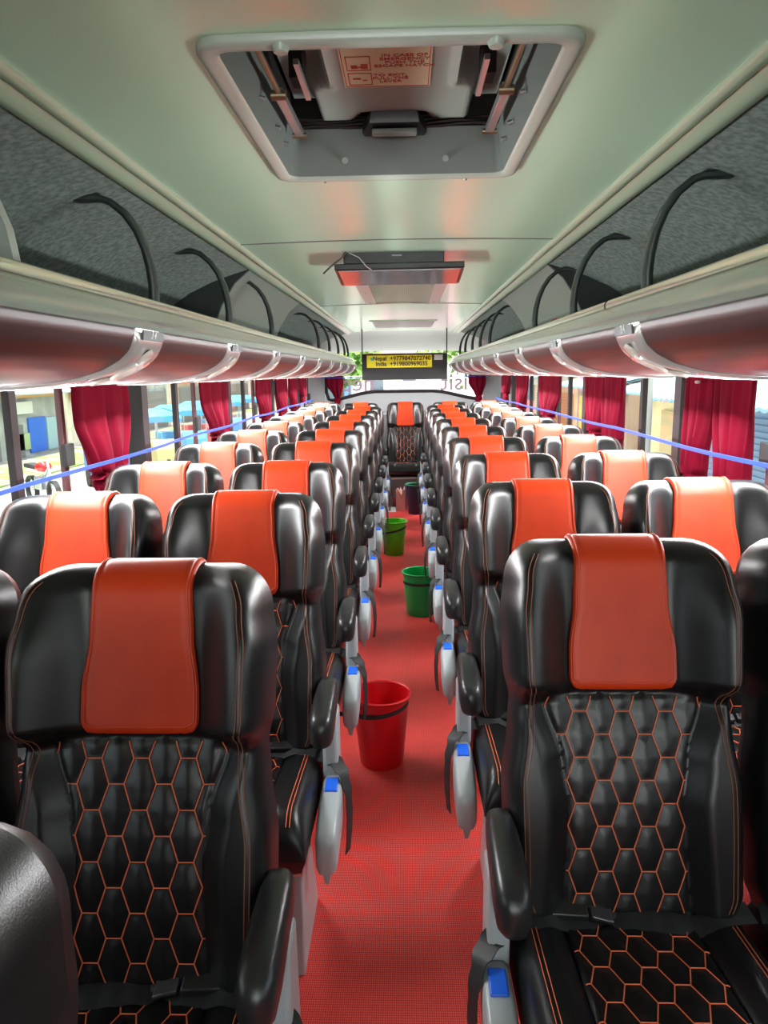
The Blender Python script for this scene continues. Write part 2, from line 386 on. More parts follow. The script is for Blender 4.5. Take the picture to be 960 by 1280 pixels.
# ================================================================== LUGGAGE RACKS
LAB_L = [1.60 + 0.79*k for k in range(9)]
LAB_R = [1.65 + 0.79*k for k in range(9)]
under = [(0.507, 1.577), (0.509, 1.560), (0.522, 1.533), (0.545, 1.513), (0.580, 1.495), (0.63, 1.480), (0.69, 1.470), (0.76, 1.464), (0.85, 1.461)]
def under_at(t):
    q = t*(len(under)-1); i = min(int(q), len(under)-2); f = q - i
    return (under[i][0] + (under[i+1][0]-under[i][0])*f, under[i][1] + (under[i+1][1]-under[i][1])*f)
def rack(s, labs, hoops, label):
    R = empty('luggage_rack', (s*0.85, 3.1, 1.46)); tag(R, label, 'luggage rack')
    ox, oy, oz = s*0.85, 3.1, 1.46
    def B(m, name, mt, par=R, **k):
        m.v = [(x-ox, y-oy, z-oz) for x, y, z in m.v]; return m.build(name, mt, par, **k)
    y0, y1 = YF+0.05, 8.38
    # lip: silver face
    m = MB()
    prof = [(0.507, 1.577), (0.507, 1.590), (0.512, 1.606), (0.522, 1.621), (0.532, 1.632), (0.60, 1.632), (0.62, 1.577)]
    rings = []
    for y, sx in ((y0, 0), (7.9, 0), (8.1, 0.004), (8.25, 0.02), (8.33, 0.05), (8.38, 0.11)):
        rings.append([(s*(x+sx if x < 0.6 else x+0.1*(sx > 0.04)), y, z) for x, z in prof])
    m.loft(rings); B(m, 'lip', rackm, angle=50)
    m = MB()
    prof = [(0.530, 1.631), (0.529, 1.642), (0.534, 1.650), (0.542, 1.653), (0.548, 1.650), (0.552, 1.645), (0.560, 1.647), (0.572, 1.660), (0.590, 1.664), (0.606, 1.660), (0.612, 1.645), (0.612, 1.631)]
    rings = []
    for y, sx in ((y0, 0), (7.9, 0), (8.1, 0.004), (8.25, 0.02), (8.33, 0.05), (8.37, 0.10)):
        rings.append([(s*(x+sx), y, z) for x, z in prof])
    m.loft(rings); B(m, 'rail', railm, angle=60)
    if s > 0:   # visible joint between two lip lengths
        m = MB(); m.loft([[(s*(x-0.0015 if x < 0.6 else x), yy, z) for x, z in prof] for yy in (1.925, 1.931)]); B(m, 'lip_joint', blackmt)
    # rack floor and felt back wall
    m = MB(); m.box(*sorted((s*0.60, s*1.20)), y0, 8.30, 1.600, 1.612); B(m, 'rack_floor', feltd, smooth=False)
    wallp = [(0.625, 1.945), (0.68, 1.930), (0.74, 1.912), (0.82, 1.885), (0.92, 1.84), (1.02, 1.775), (1.11, 1.69), (1.17, 1.612), (1.199, 1.612), (1.199, 1.99), (0.625, 1.99)]
    m = MB(); m.prism([(s*x, z) for x, z in wallp], y0, 3.38); B(m, 'felt_lining', felt, angle=50)
    m = MB(); m.prism([(s*x, z) for x, z in wallp], 4.95, 8.72); B(m, 'felt_lining', felt, angle=50)
    # duct housing that fills the rack
    hp = [(0.645, 1.942), (0.72, 1.88), (0.78, 1.79), (0.82, 1.70), (0.825, 1.613), (1.195, 1.613), (1.195, 1.99), (0.645, 1.99)]
    m = MB(); m.prism([(s*x, z) for x, z in hp], 3.40, 4.95, cap=False); B(m, 'duct_housing', cove, angle=30)
    m = MB(); m.prism([(s*x, z) for x, z in hp], 3.38, 3.40); B(m, 'housing_end', feltd, angle=30)
    # wine underside panels between the service strips
    def strip(ya, yb, off, name, mt, t0=0.0, t1=1.0, curve=True, n=26, par=R):
        rows = []
        for k in range(n+1):
            t = t0 + (t1-t0)*k/n; x, z = under_at(t)
            rows.append([(s*x, ya, z-off), (s*x, yb, z-off)])
        mm = MB()
        ring = [r[0] for r in rows] + [(s*(rows[-1][0][0]*s), ya, rows[-1][0][2]+0.012)] + [(r[0][0]+s*0.006, ya, r[0][2]+0.012) for r in reversed(rows[:-1])]
        ring2 = [(p[0], yb, p[2]) for p in ring]
        mm.loft([ring, ring2]); return B(mm, name, mt, par, angle=50)
    edges = [y0] + labs + [8.30]
    for k in range(len(edges)-1):
        a = edges[k] + (0.080 if k else 0); b = edges[k+1] - (0.080 if k < len(edges)-2 else 0)
        strip(a, b, 0.0, 'underside_panel', wine)
    for k, y in enumerate(labs):
        # curved service panel, bows towards the windows
        mm = MB(); rows = []
        N = 22
        for q in range(N+1):
            t = q/N; x, z = under_at(t)
            wd = 0.088 - 0.004*sm(0.0, 0.5, t) + 0.03*sm(0.6, 1, t)
            cy = y - 0.0*t
            rise = 0.006 + 0.006*math.sin(PI*min(1, t*1.6)) if t < 0.62 else 0.006
            row = []
            for j, u in enumerate((-1, -0.94, -0.8, -0.4, 0, 0.4, 0.8, 0.94, 1)):
                e = 0 if abs(u) > 0.99 else (rise*0.7 if abs(u) > 0.9 else rise)
                row.append((s*(x - e*0.5*(1 - sm(0, 0.4, t))), cy + wd*u, z - e - 0.0005))
            rows.append(row)
        mm.grid(rows); p = B(mm, 'service_panel', servm, angle=60, rec=True)
        # number plate
        pm = MB(); x1, z1 = 0.5035, 1.573; x2, z2 = 0.503, 1.548
        xa, za = under_at(0.015); xb, zb = under_at(0.14)
        e = 0.0095
        pts = [(s*(xa-e), y-0.060, za), (s*(xa-e), y+0.066, za), (s*(xb-e-0.001), y+0.066, zb-0.002), (s*(xb-e-0.001), y-0.060, zb-0.002)]
        pts2 = [(p_[0]+s*0.004, p_[1], p_[2]) for p_ in pts]
        pm.hexa(pts + pts2); pl = B(pm, 'number_plate', plate, p, smooth=False)
        ang = math.atan2((xb-xa)+0.001, (za-zb))
        Mt = Matrix.Translation((s*(0.5*(xa+xb)-e-0.0012) - ox, y-oy, 0.5*(za+zb)-oz)) @ Matrix.Rotation(-s*PI/2, 4, 'Z') @ Matrix.Rotation(PI/2 + ang*1.0, 4, 'X')
        nums = ('%d %d' % (2*k+3, 2*k+4))
        if k < 4: text_mesh('seat_number', '3 4' if k == 0 else nums, 0.024, whitep, pl, Mt)
        if k < 5:
            # reading lamp oval and two air nozzles
            for tt, rr in ((0.30, 0.020), (0.45, 0.030), (0.60, 0.020)):
                x, z = under_at(tt); lm = MB(); xb_, zb_ = under_at(tt+0.05); xc_, zc_ = under_at(tt-0.05)
                tx, tz = xb_-xc_, zb_-zc_; l_ = math.hypot(tx, tz); tx /= l_; tz /= l_; nx_, nz_ = (tz, -tx)
                rings = [[(s*(x + tx*r_*1.25*math.cos(2*PI*i/20) + nx_*h), y + r_*math.sin(2*PI*i/20), z + tz*r_*1.25*math.cos(2*PI*i/20) + nz_*h) for i in range(20)] for r_, h in ((rr*1.1, 0.009), (rr, 0.0145), (rr*0.8, 0.0150), (rr*0.65, 0.0125), (0.0005, 0.0125))]
                lm.loft(rings, False)
                B(lm, 'air_nozzle' if rr < 0.018 else 'reading_lamp', greypl if rr < 0.018 else mat('lamp_lens', (0.55, 0.54, 0.50), 0.15), p)
    # flat strip between underside and wall
    m = MB(); m.box(*sorted((s*0.845, s*1.20)), y0, 8.30, 1.459, 1.472); B(m, 'bottom_strip', rackm, smooth=False)
    # rounded end
    m = MB(); rings = []
    core = [(0.62, 1.631)] + [(0.507, 1.577)] + under[1:] + [(0.86, 1.62)]
    for y, kx in ((8.25, 0.0), (8.33, 0.12), (8.38, 0.35), (8.40, 0.6)):
        rings.append([(s*(x + (0.80-x)*kx), y, z + (1.55-z)*kx*0.8) for x, z in core])
    m.loft(rings); B(m, 'end_cap', rackm, angle=50)
    # hoops
    for y in hoops:
        P = [(0.592, 1.655), (0.590, 1.70), (0.594, 1.745), (0.604, 1.79), (0.622, 1.835), (0.648, 1.872), (0.682, 1.900), (0.705, 1.908), (0.745, 1.910)]
        rings = []
        for i, (x, z) in enumerate(P):
            a = P[max(0, i-1)]; b = P[min(len(P)-1, i+1)]
            tx, tz = b[0]-a[0], b[1]-a[1]; l = math.hypot(tx, tz); nx, nz = -tz/l, tx/l
            w = 0.015 if i < len(P)-2 else 0.018; h = 0.0125 - 0.005*(i/(len(P)-1))
            ring = []
            for k in range(10):
                c, d = math.cos(2*PI*k/10), math.sin(2*PI*k/10)
                c = math.copysign(abs(c)**0.6, c); d = math.copysign(abs(d)**0.6, d)
                ring.append((s*(x + nx*h*d), y + w*c, z + nz*h*d))
            rings.append(ring)
        m = MB(); m.loft(rings); hb = B(m, 'support_hoop', hoopm, angle=60)
        m = MB(); m.box(*sorted((s*0.70, s*0.775)), y-0.017, y+0.017, 1.902, 1.914); B(m, 'bracket', hoopm, hb, bevel=0.003)
    return R, B
RL, BL = rack(-1, LAB_L, [1.90, 2.70, 3.55, 5.45, 6.2, 7.0, 7.7, 8.15], 'long overhead luggage rack with wine underside along the left windows')
m = MB(); rings = []
for y in (1.29, 1.315):
    rings.append([(-0.625, y, 1.612), (-0.625, y, 1.68), (-0.632, y, 1.73), (-0.65, y, 1.78), (-0.68, y, 1.83), (-0.73, y, 1.875), (-0.80, y, 1.885), (-1.1, y, 1.70), (-1.16, y, 1.612)])
m.loft(rings); BL(m, 'divider_panel', mat('pale_divider', (0.42, 0.45, 0.42), 0.4), angle=40)
RR, BR = rack(1, LAB_R, [1.80, 2.57, 3.33, 5.10, 5.75, 6.43, 7.2, 7.9], 'long overhead luggage rack with wine underside along the right windows')
# red box lying in the right rack
b = MB(); b.box(0.66, 0.74, 3.24, 3.32, 1.613, 1.70)
tag(b.build('box', mat('brick_red_card', (0.45, 0.06, 0.03), 0.6), bevel=0.004), 'small brick red box lying in the right luggage rack', 'box')

# ================================================================== ROOF HATCH
H = empty('escape_hatch', (0.01, 1.57, 1.95)); tag(H, 'grey roof escape hatch with moulded cover and instruction sticker', 'roof hatch')
def HB(m, name, mt, par=H, **k):
    m.v = [(x-0.01, y-1.57, z-1.95) for x, y, z in m.v]; return m.build(name, mt, par, **k)
def rr_ring(x0, x1, y0, y1, r, z, n=6):
    out = []
    for cx, cy, a0 in ((x1-r, y1-r, 0), (x0+r, y1-r, PI/2), (x0+r, y0+r, PI), (x1-r, y0+r, 3*PI/2)):
        for k in range(n+1):
            a = a0 + PI/2*k/n; out.append((cx + r*math.cos(a), cy + r*math.sin(a), z))
    return out
X0, X1, Y0, Y1 = -0.273, 0.300, 1.160, 1.945
m = MB()
rings = [rr_ring(X0, X1, Y0, Y1, 0.045, 1.962), rr_ring(X0, X1, Y0, Y1, 0.045, 1.950), rr_ring(X0+0.003, X1-0.003, Y0+0.003, Y1-0.003, 0.043, 1.946),
         rr_ring(X0+0.010, X1-0.010, Y0+0.010, Y1-0.010, 0.04, 1.944), rr_ring(X0+0.026, X1-0.026, Y0+0.026, Y1-0.026, 0.03, 1.946), rr_ring(X0+0.031, X1-0.031, Y0+0.031, Y1-0.031, 0.028, 1.952)]
m.loft(rings, False); HB(m, 'hatch_frame', frame_w, angle=70)
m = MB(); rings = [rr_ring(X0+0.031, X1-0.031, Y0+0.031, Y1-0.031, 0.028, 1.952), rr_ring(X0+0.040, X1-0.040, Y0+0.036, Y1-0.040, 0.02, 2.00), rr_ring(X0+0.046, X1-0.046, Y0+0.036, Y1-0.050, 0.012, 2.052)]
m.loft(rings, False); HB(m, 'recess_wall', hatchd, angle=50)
m = MB(); m.box(X0-0.02, X1+0.02, Y0-0.02, Y1+0.02, 2.17, 2.18)
for q in ((X0, X0+0.040, Y0, Y1), (X1-0.040, X1, Y0, Y1), (X0, X1, Y0, Y0+0.03), (X0, X1, Y1-0.045, Y1)): m.box(*q, 2.05, 2.175)
HB(m, 'seal_box', blackmt, smooth=False)
# moulded cover: raised island with wide centre section
m = MB(); rows = []
nx, ny = 60, 50
cx0, cx1, cy0, cy1 = X0+0.050, X1-0.050, Y0+0.035, 1.888
for j in range(ny+1):
    y = cy0 + (cy1-cy0)*j/ny; row = []
    for i in range(nx+1):
        x = cx0 + (cx1-cx0)*i/nx; ax = abs(x-0.012)
        hw = 0.150 + 0.035*sm(1.62, 1.68, y)
        d1 = hw - ax; d2 = (1.880 - 0.055*(1-sm(0.06, 0.10, ax))) - y
        isl = sm(0, 0.022, d1)*sm(0.0, 0.022, d2)
        lo = 2.118; z = lo - 0.060*isl
        rib = math.exp(-((ax-0.125)/0.010)**2)*sm(1.68, 1.63, y)*0.010
        z -= rib*isl
        row.append((x, y, z))
    rows.append(row)
m.grid(rows); HB(m, 'cover', hatchm, angle=80)
# sticker
m = MB(); m.box(-0.085, 0.087, 1.42, 1.645, 2.0540, 2.0585); stk = HB(m, 'sticker', mat('cream_sticker', (0.78, 0.82, 0.55), 0.4), smooth=False)
redp = mat('red_print', (0.55, 0.08, 0.05), 0.5)
def stick_text(txt, size, x, y):
    M = Matrix.Translation((x-0.01, y-1.57, 2.0537-1.95)) @ Matrix.Rotation(PI, 4, 'X') 
    return text_mesh('sticker_text', txt, size, redp, stk, M, depth=0.0004, space=0.95, bold=0.0002)
stick_text('IN CASE OF\nEMERGENCY\nPUSH THE\nESCAPE HATCH', 0.0165, 0.036, 1.517)
stick_text('TO EXIT,\nPULL THE\nLEVER', 0.0165, 0.008, 1.600)
m = MB()
za, zb = 2.0532, 2.0545
for (a, b_, c, d) in ((-0.075, -0.028, 1.495, 1.560), (-0.075, -0.028, 1.572, 1.632)):
    for q in ((a, b_, c, c+0.002), (a, b_, d-0.002, d), (a, a+0.002, c, d), (b_-0.002, b_, c, d)): m.box(q[0], q[1], q[2], q[3], za, zb)
for q in ((-0.082, 0.084, 1.640, 1.6415), (-0.082, -0.0805, 1.43, 1.64), (0.0825, 0.084, 1.43, 1.64)): m.box(*q, za, zb)
m.box(-0.066, -0.054, 1.535, 1.550, za, zb); m.box(-0.047, -0.034, 1.530, 1.552, za, zb); m.box(-0.062, -0.040, 1.542, 1.546, za, zb); m.box(-0.066, -0.050, 1.597, 1.603, za, zb); m.box(-0.047, -0.038, 1.606, 1.610, za, zb)
HB(m, 'sticker_pictogram', redp, stk, smooth=False)
# black pull handle
m = MB(); rings = []
for y, w0, z in ((1.800, 0.050, 2.062), (1.806, 0.056, 2.036), (1.85, 0.074, 2.028), (1.882, 0.070, 2.030), (1.889, 0.060, 2.055)):
    rings.append([(0.012-w0, y, z), (0.012+w0, y, z), (0.012+w0, y, z+0.02), (0.012-w0, y, z+0.02)])
m.loft(rings); HB(m, 'lever', blackpl, angle=30)
m = MB(); m.box(-0.040, 0.064, 1.822, 1.850, 2.018, 2.030); HB(m, 'lever_grip', mat('grey_grip', (0.25, 0.30, 0.28), 0.4), bevel=0.004)
for s in (-1, 1):
    x = 0.012 + s*0.212
    m = MB(); m.hexa([(x-0.009, 1.50, 1.990), (x+0.009, 1.50, 1.990), (x+0.009, 1.80, 2.005), (x-0.009, 1.80, 2.005), (x-0.009, 1.50, 2.008), (x+0.009, 1.50, 2.008), (x+0.009, 1.80, 2.022), (x-0.009, 1.80, 2.022)])
    arm = HB(m, 'hinge_arm', steel, bevel=0.003)
    m = MB(); m.tube([(x+s*0.004, 1.22, 2.0), (x, 1.50, 2.0)], 0.006, 10); HB(m, 'strut', brass, arm)
    m = MB(); m.tube([(x-0.014, 1.505, 1.995), (x+0.014, 1.505, 1.995)], 0.009, 12); HB(m, 'pivot_bolt', brass, arm)
    m = MB(); m.tube([(x-0.016, 1.79, 2.008), (x+0.016, 1.79, 2.008)], 0.006, 12); HB(m, 'pivot_bolt', brass, arm)
    m = MB(); m.box(x-s*0.040-0.005, x-s*0.040+0.005, 1.46, 1.64, 2.03, 2.04); HB(m, 'latch_bar', servm)
    m = MB(); m.box(*sorted((x-s*0.012, x-s*0.040)), 1.56, 1.62, 2.045, 2.11); HB(m, 'catch_block', blackmt, bevel=0.003)
    for y in (1.50, 1.67, 1.78):
        m = MB(); xx = 0.012 + s*0.243; m.tube([(xx+s*0.004, y, 1.990), (xx-s*0.006, y, 1.987)], 0.005, 10); HB(m, 'screw', steel)
    m = MB(); m.lathe([(0.0005, -0.009), (0.010, -0.008), (0.013, -0.002), (0.013, 0.004)], (0.012+s*0.155, Y0+0.014, 1.946), 16); HB(m, 'screw_cap', frame_w)
    m = MB(); m.lathe([(0.0005, -0.004), (0.004, -0.003), (0.006, 0.002)], (0.012+s*0.17, Y1-0.008, 1.944), 12); HB(m, 'screw', steel)
    m = MB(); m.tube([(0.012+s*0.12, Y1-0.040, 1.985), (0.012+s*0.12, Y1-0.048, 1.982)], 0.0075, 14); HB(m, 'screw_cap', hatchm)
for k in range(4):
    m = MB(); m.tube([(-0.215+0.45*i/12, 1.892+0.002*math.sin(i+k), 2.056+0.006*k+0.003*math.sin(i*1.3+k)) for i in range(13)], 0.004, 6); HB(m, 'cable', blackmt)

# ================================================================== CEILING FITTINGS
T = empty('ceiling_monitor', (0.0, 3.28, 1.88)); tag(T, 'flat black monitor folded up under the ceiling', 'monitor')
def TB(m, name, mt, par=T, **k):
    m.v = [(x, y-3.28, z-1.88) for x, y, z in m.v]; return m.build(name, mt, par, **k)
m = MB(); m.box(-0.215, 0.19, 3.12, 3.36, 1.915, 1.975); TB(m, 'mount_box', blackpl, bevel=0.004)
m = MB(); m.hexa([(-0.25, 3.10, 1.890), (0.27, 3.10, 1.893), (0.27, 3.42, 1.868), (-0.25, 3.42, 1.866), (-0.25, 3.10, 1.915), (0.27, 3.10, 1.918), (0.27, 3.42, 1.892), (-0.25, 3.42, 1.890)])
TB(m, 'screen_housing', blackpl, bevel=0.004)
m = MB(); m.hexa([(-0.235, 3.115, 1.8865), (0.255, 3.115, 1.8885), (0.255, 3.405, 1.8655), (-0.235, 3.405, 1.8645), (-0.235, 3.115, 1.8895), (0.255, 3.115, 1.892), (0.255, 3.405, 1.869), (-0.235, 3.405, 1.868)])
TB(m, 'screen', mat('screen_glass', (0.20, 0.20, 0.21), 0.12, spec=1.0, metal=0.4))
m = MB(); m.box(-0.02, 0.02, 3.118, 3.121, 1.944, 1.949); TB(m, 'maker_plate', greypl, smooth=False)
tag(MB().tube([(-0.20, 3.08, 1.955), (-0.22, 3.07, 1.93), (-0.26, 3.06, 1.90), (-0.29, 3.055, 1.872)], 0.004, 6).build('cable', blackmt), 'short black cable dangling at the left end of the ceiling monitor', 'cable')
tag(MB().tube([(-0.19, 3.095, 1.955), (-0.15, 3.085, 1.935), (-0.12, 3.09, 1.90), (-0.10, 3.097, 1.888)], 0.0022, 6).build('wire', mat('white_wire', (0.7, 0.7, 0.68), 0.4)), 'thin white wire looping down the front of the ceiling monitor', 'wire')

G = empty('air_grille', (0.01, 4.68, 1.97)); tag(G, 'long return-air grille with dark mesh in the ceiling', 'air grille')
def GB(m, name, mt, par=G, **k):
    m.v = [(x-0.01, y-4.68, z-1.97) for x, y, z in m.v]; return m.build(name, mt, par, **k)
m = MB()
for q in ((-0.24, -0.17, 4.0, 5.33), (0.19, 0.26, 4.0, 5.33), (-0.17, 0.19, 4.0, 4.06), (-0.17, 0.19, 5.28, 5.33)): m.box(*q, 1.955, 1.985)
GB(m, 'grille_frame', mat('grille_frame', (0.50, 0.52, 0.48), 0.35, metal=0.4), bevel=0.003)
m = MB()
for i in range(45):
    x = -0.168 + 0.356*i/44; m.box(x-0.0018, x+0.0018, 4.06, 5.28, 1.958, 1.968)
GB(m, 'louvre_mesh', mat('mesh_metal', (0.10, 0.09, 0.06), 0.5, metal=0.2), smooth=False)
GB(MB().box(-0.17, 0.19, 4.06, 5.28, 1.975, 1.985), 'filter', mat('filter_dark', (0.02, 0.018, 0.012), 0.9), smooth=False)
for s in (-1, 1):
    for y in (4.6, 5.2):
        GB(MB().lathe([(0.0005, -0.003), (0.005, -0.002), (0.006, 0.003)], (0.01+s*0.215, y, 1.954), 10), 'screw', steel)
P2 = tag(MB().box(-0.28, 0.30, 7.0, 8.0, 1.952, 1.98).build('ceiling_panel', mat('grey_flush_panel', (0.27, 0.32, 0.29), 0.45), bevel=0.004), 'flush grey access panel in the ceiling near the rear', 'ceiling panel')
MB().box(-0.30, 0.32, 6.97, 7.0, 1.95, 1.985).build('panel_lip', trimm, P2, bevel=0.003)

# hanging display box at the rear
D = empty('hanging_display', (0.0, 8.2, 1.42)); tag(D, 'black display box hung in front of the rear window with yellow phone number strip', 'display')
def DB(m, name, mt, par=D, **k):
    m.v = [(x, y-8.2, z-1.42) for x, y, z in m.v]; return m.build(name, mt, par, **k)
DB(MB().box(-0.445, 0.475, 8.17, 8.23, 1.415, 1.69), 'casing', mat('display_black', (0.012, 0.013, 0.014), 0.55), bevel=0.005)
ys_ = DB(MB().box(-0.39, 0.31, 8.164, 8.169, 1.545, 1.675), 'yellow_strip', mat('yellow_sticker', (0.80, 0.72, 0.02), 0.5), smooth=False)
dk = mat('dark_print', (0.04, 0.03, 0.02), 0.6)
def dtext(t, size, x, z):
    M = Matrix.Translation((x, 8.1625-8.2, z-1.42)) @ Matrix.Rotation(PI/2, 4, 'X')
    text_mesh('strip_text', t, size, dk, ys_, M, depth=0.0006, bold=0.0016)
dtext('Nepal  +9779847072740', 0.062, -0.015, 1.640)
dtext('India  +919800969035', 0.062, -0.015, 1.583)
DB(MB().lathe([(0.0005, 0), (0.016, 0.0), (0.016, 0.004)], (0, 0, 0), 14), 'strip_badge', mat('badge_green', (0.1, 0.5, 0.45), 0.5), ys_).matrix_local = Matrix.Translation((-0.335, -0.039, 0.215)) @ Matrix.Rotation(PI/2, 4, 'X') @ Matrix.Translation((0, 8.2, 1.42))
DB(MB().box(0.335, 0.425, 8.165, 8.169, 1.62, 1.675), 'paper_label', mat('grey_paper', (0.5, 0.5, 0.48), 0.6), smooth=False)
DB(MB().box(-0.44, 0.47, 8.16, 8.20, 1.689, 1.697), 'top_edge', mat('pinkish_edge', (0.5, 0.33, 0.27), 0.5), smooth=False)
for x in (-0.44, 0.47): DB(MB().box(x-0.006, x+0.006, 8.19, 8.21, 1.69, 1.96), 'hanger_rod', blackpl, smooth=False)

# ================================================================== SEAT
TH = math.radians(14)
LB = 0.72
st, ct = math.sin(TH), math.cos(TH)
def W_at(v):
    w = lerp_tab([(0, 0.205), (0.06, 0.222), (0.25, 0.224), (0.36, 0.211), (0.41, 0.207), (0.47, 0.218), (0.58, 0.221), (0.64, 0.214)], v)
    r = 0.085; a = v - (LB - r)
    if a > 0: w -= r*0.85*(1 - math.sqrt(max(0, 1 - (a/r)**2)))
    return w
def Pw(v): return lerp_tab([(0, 0.118), (0.22, 0.108), (0.30, 0.118), (0.42, 0.150)], v)
CXH, HH, EH = 0.0405, 0.084, 0.026
def hexd(x, y):
    best = -1
    WH = 2*CXH - EH
    i0 = round(x/CXH)
    for i in (i0-1, i0, i0+1):
        yo = (HH/2 if i % 2 else 0); j = round((y-yo)/HH)
        lx = abs(x - i*CXH); ly = abs(y - yo - j*HH)
        nx, ny = HH/2, (WH-EH)/2; l = math.hypot(nx, ny); nx /= l; ny /= l
        d = min(HH/2 - ly, (WH/2 - lx)*nx - ly*ny)
        best = max(best, d)
    return best
def front_D(x, v):
    ax = abs(x); W = W_at(v); pw = Pw(v)
    F = 0.058 + 0.014*math.sin(PI*min(1, max(0, v/0.42)))
    low = 1 - sm(0.415, 0.445, v)
    F += 0.030*sm(pw-0.004, pw+0.045, ax)*low
    wing = sm(0.405, 0.45, v)
    F += wing*(0.010 + 0.082*sm(0.088, 0.185, ax)*(1 - 0.45*sm(0.55, 0.72, v)))
    if low > 0:
        if ax < pw:
            d = hexd(x, v - 0.012)
            F += 0.0055*low*math.sin(PI/2*min(1, max(0, d)/0.030)) * sm(0, 0.012, pw - ax)
        F -= 0.004*math.exp(-((ax-pw)/0.006)**2)*low
    F -= 0.008*math.exp(-((v-0.425)/0.008)**2)
    a = min(1, max(0, (W-ax)/0.040)); b = min(1, max(0, (LB-v)/0.05)); c = min(1, max(0, v/0.03+0.15))
    E = (1-(1-a)**2.4)**(1/2.4) * math.sqrt(1-(1-b)**2) * (1-(1-c)**2)**0.5
    return E*F
def back_D(x, v):
    W = W_at(v); a = min(1, max(0, (W-abs(x))/0.03)); b = min(1, max(0, (LB-v)/0.05))
    return -0.045*math.sqrt(1-(1-a)**2)*math.sqrt(1-(1-b)**2)
def BP(x, v, D): return (x, v*st - D*ct, 0.45 + v*ct + D*st)
def v_samples(n, nt=9):
    a = [ (LB-0.05)*i/n for i in range(n)]
    return a + [LB - 0.05*(1 - math.sin(PI/2*k/nt)) for k in range(nt+1)]
VS = v_samples(118)
def bfront():
    m = MB(); nx = 96; fr = []; bk = []
    for v in VS:
        W = W_at(v); r = []
        for i in range(nx+1):
            t = -1 + 2*i/nx; r.append((W*(0.55*t + 0.45*math.sin(PI*t/2))))
        fr.append([BP(x, v, front_D(x, v)) for x in r]); 
    m.grid(fr)
    for v in VS[::2] + [VS[-1]]:
        W = W_at(v); bk.append([BP(x, v, back_D(x, v)) for x in [W*(0.55*t+0.45*math.sin(PI*t/2)) for t in [-1+2*i/32 for i in range(33)]]])
    m.grid(bk, flip=True)
    return m
def surf_line(pts, off=0.0012):
    return [BP(x, v, front_D(x, v) + off) for x, v in pts]
def hex_edges(x_lim, y0, y1, yoff=0.012):
    """edges of the hex quilting clipped to |x|<x_lim(y)"""
    out = []; WH = 2*CXH - EH
    ni = int(0.16/CXH)+2
    for i in range(-ni, ni+1):
        for j in range(-2, int((y1)/HH)+3):
            cx = i*CXH; cy = yoff + j*HH + (HH/2 if i % 2 else 0)
            for (ax, ay, bx, by) in ((EH/2, HH/2, -EH/2, HH/2), (EH/2, HH/2, WH/2, 0), (WH/2, 0, EH/2, -HH/2)):
                seg = []
                for k in range(7):
                    t = k/6; x = cx + ax + (bx-ax)*t; y = cy + ay + (by-ay)*t
                    if abs(x) <= x_lim(y) and y0 <= y <= y1: seg.append((x, y))
                    else:
                        if len(seg) > 1: out.append(seg)
                        seg = []
                if len(seg) > 1: out.append(seg)
    return out
def chunky(m, pts, r): m.tube(pts, r, 4, cap=False)
def cover_mesh():
    """orange leather flap hung over the top of the headrest"""
    path = [('f', 0.432 + (LB-0.05-0.432)*k/34) for k in range(35)] + [('f', LB-0.05*(1-math.sin(PI/2*k/8))) for k in range(1, 9)]
    path += [('b', LB-0.05*(1-math.sin(PI/2*k/8))) for k in range(7, -1, -1)] + [('b', LB-0.05-0.02*k) for k in range(1, 7)]
    def prof(x):
        return [(v, front_D(x, v) if s_ == 'f' else back_D(x, v)) for s_, v in path]
    def halfw(k):
        s_, v = path[k]
        if s_ == 'b': return 0.088
        w = lerp_tab([(0.432, 0.101), (0.50, 0.101), (0.60, 0.090), (0.68, 0.087), (0.72, 0.089)], v)
        r = 0.026; a = r - (v-0.432)
        if a > 0: w -= r*(1 - math.sqrt(max(0, 1-(a/r)**2)))
        return w
    n = 34; rows = []; m = MB(); K = len(path)
    stitch = {}
    for k in range(K):
        row = []; hw = halfw(k)
        for i in range(n+1):
            t = -1 + 2*i/n; x = hw*math.copysign(1-(1-abs(t))**1.3, t)
            p = prof_c(x, k, prof)
            ed = min((hw-abs(x))/0.006, k/1.2, (K-1-k)/1.0)
            off = 0.002 + 0.0075*math.sqrt(max(0, 1-(1-min(1, ed))**2))
            dd = hw-abs(x); 
            if 0.006 < dd < 0.014: off -= 0.0012
            row.append(BP(x, p[0][0] + p[1][0]*off, p[0][1] + p[1][1]*off))
        rows.append(row)
    m.grid(rows)
    # piping loop
    loop = []
    for k in range(42, -1, -1):
        hw = halfw(k)-0.007; p = prof_c(-hw, k, prof); loop.append(BP(-hw, p[0][0]+p[1][0]*0.0095, p[0][1]+p[1][1]*0.0095)) if k >= 3 else None
    p = prof_c(0, 2, prof)
    for i in range(9):
        x = -0.080+0.16*i/8; q = prof_c(x, 2, prof); loop.append(BP(x, q[0][0]+q[1][0]*0.0095, q[0][1]+q[1][1]*0.0095))
    for k in range(3, 43):
        hw = halfw(k)-0.007; q = prof_c(hw, k, prof); loop.append(BP(hw, q[0][0]+q[1][0]*0.0095, q[0][1]+q[1][1]*0.0095))
    s = MB(); s.tube(loop, 0.0013, 5)
    return m, s
_pc = {}
def prof_c(x, k, prof):
    key = round(x, 5)
    if key not in _pc: _pc[key] = prof(x)
    P = _pc[key]; a = P[max(0, k-1)]; b = P[min(len(P)-1, k+1)]
    tv, td = b[0]-a[0], b[1]-a[1]; l = math.hypot(tv, td) or 1
    return P[k], (-td/l, tv/l) if False else ((td/l)*-1, (tv/l))
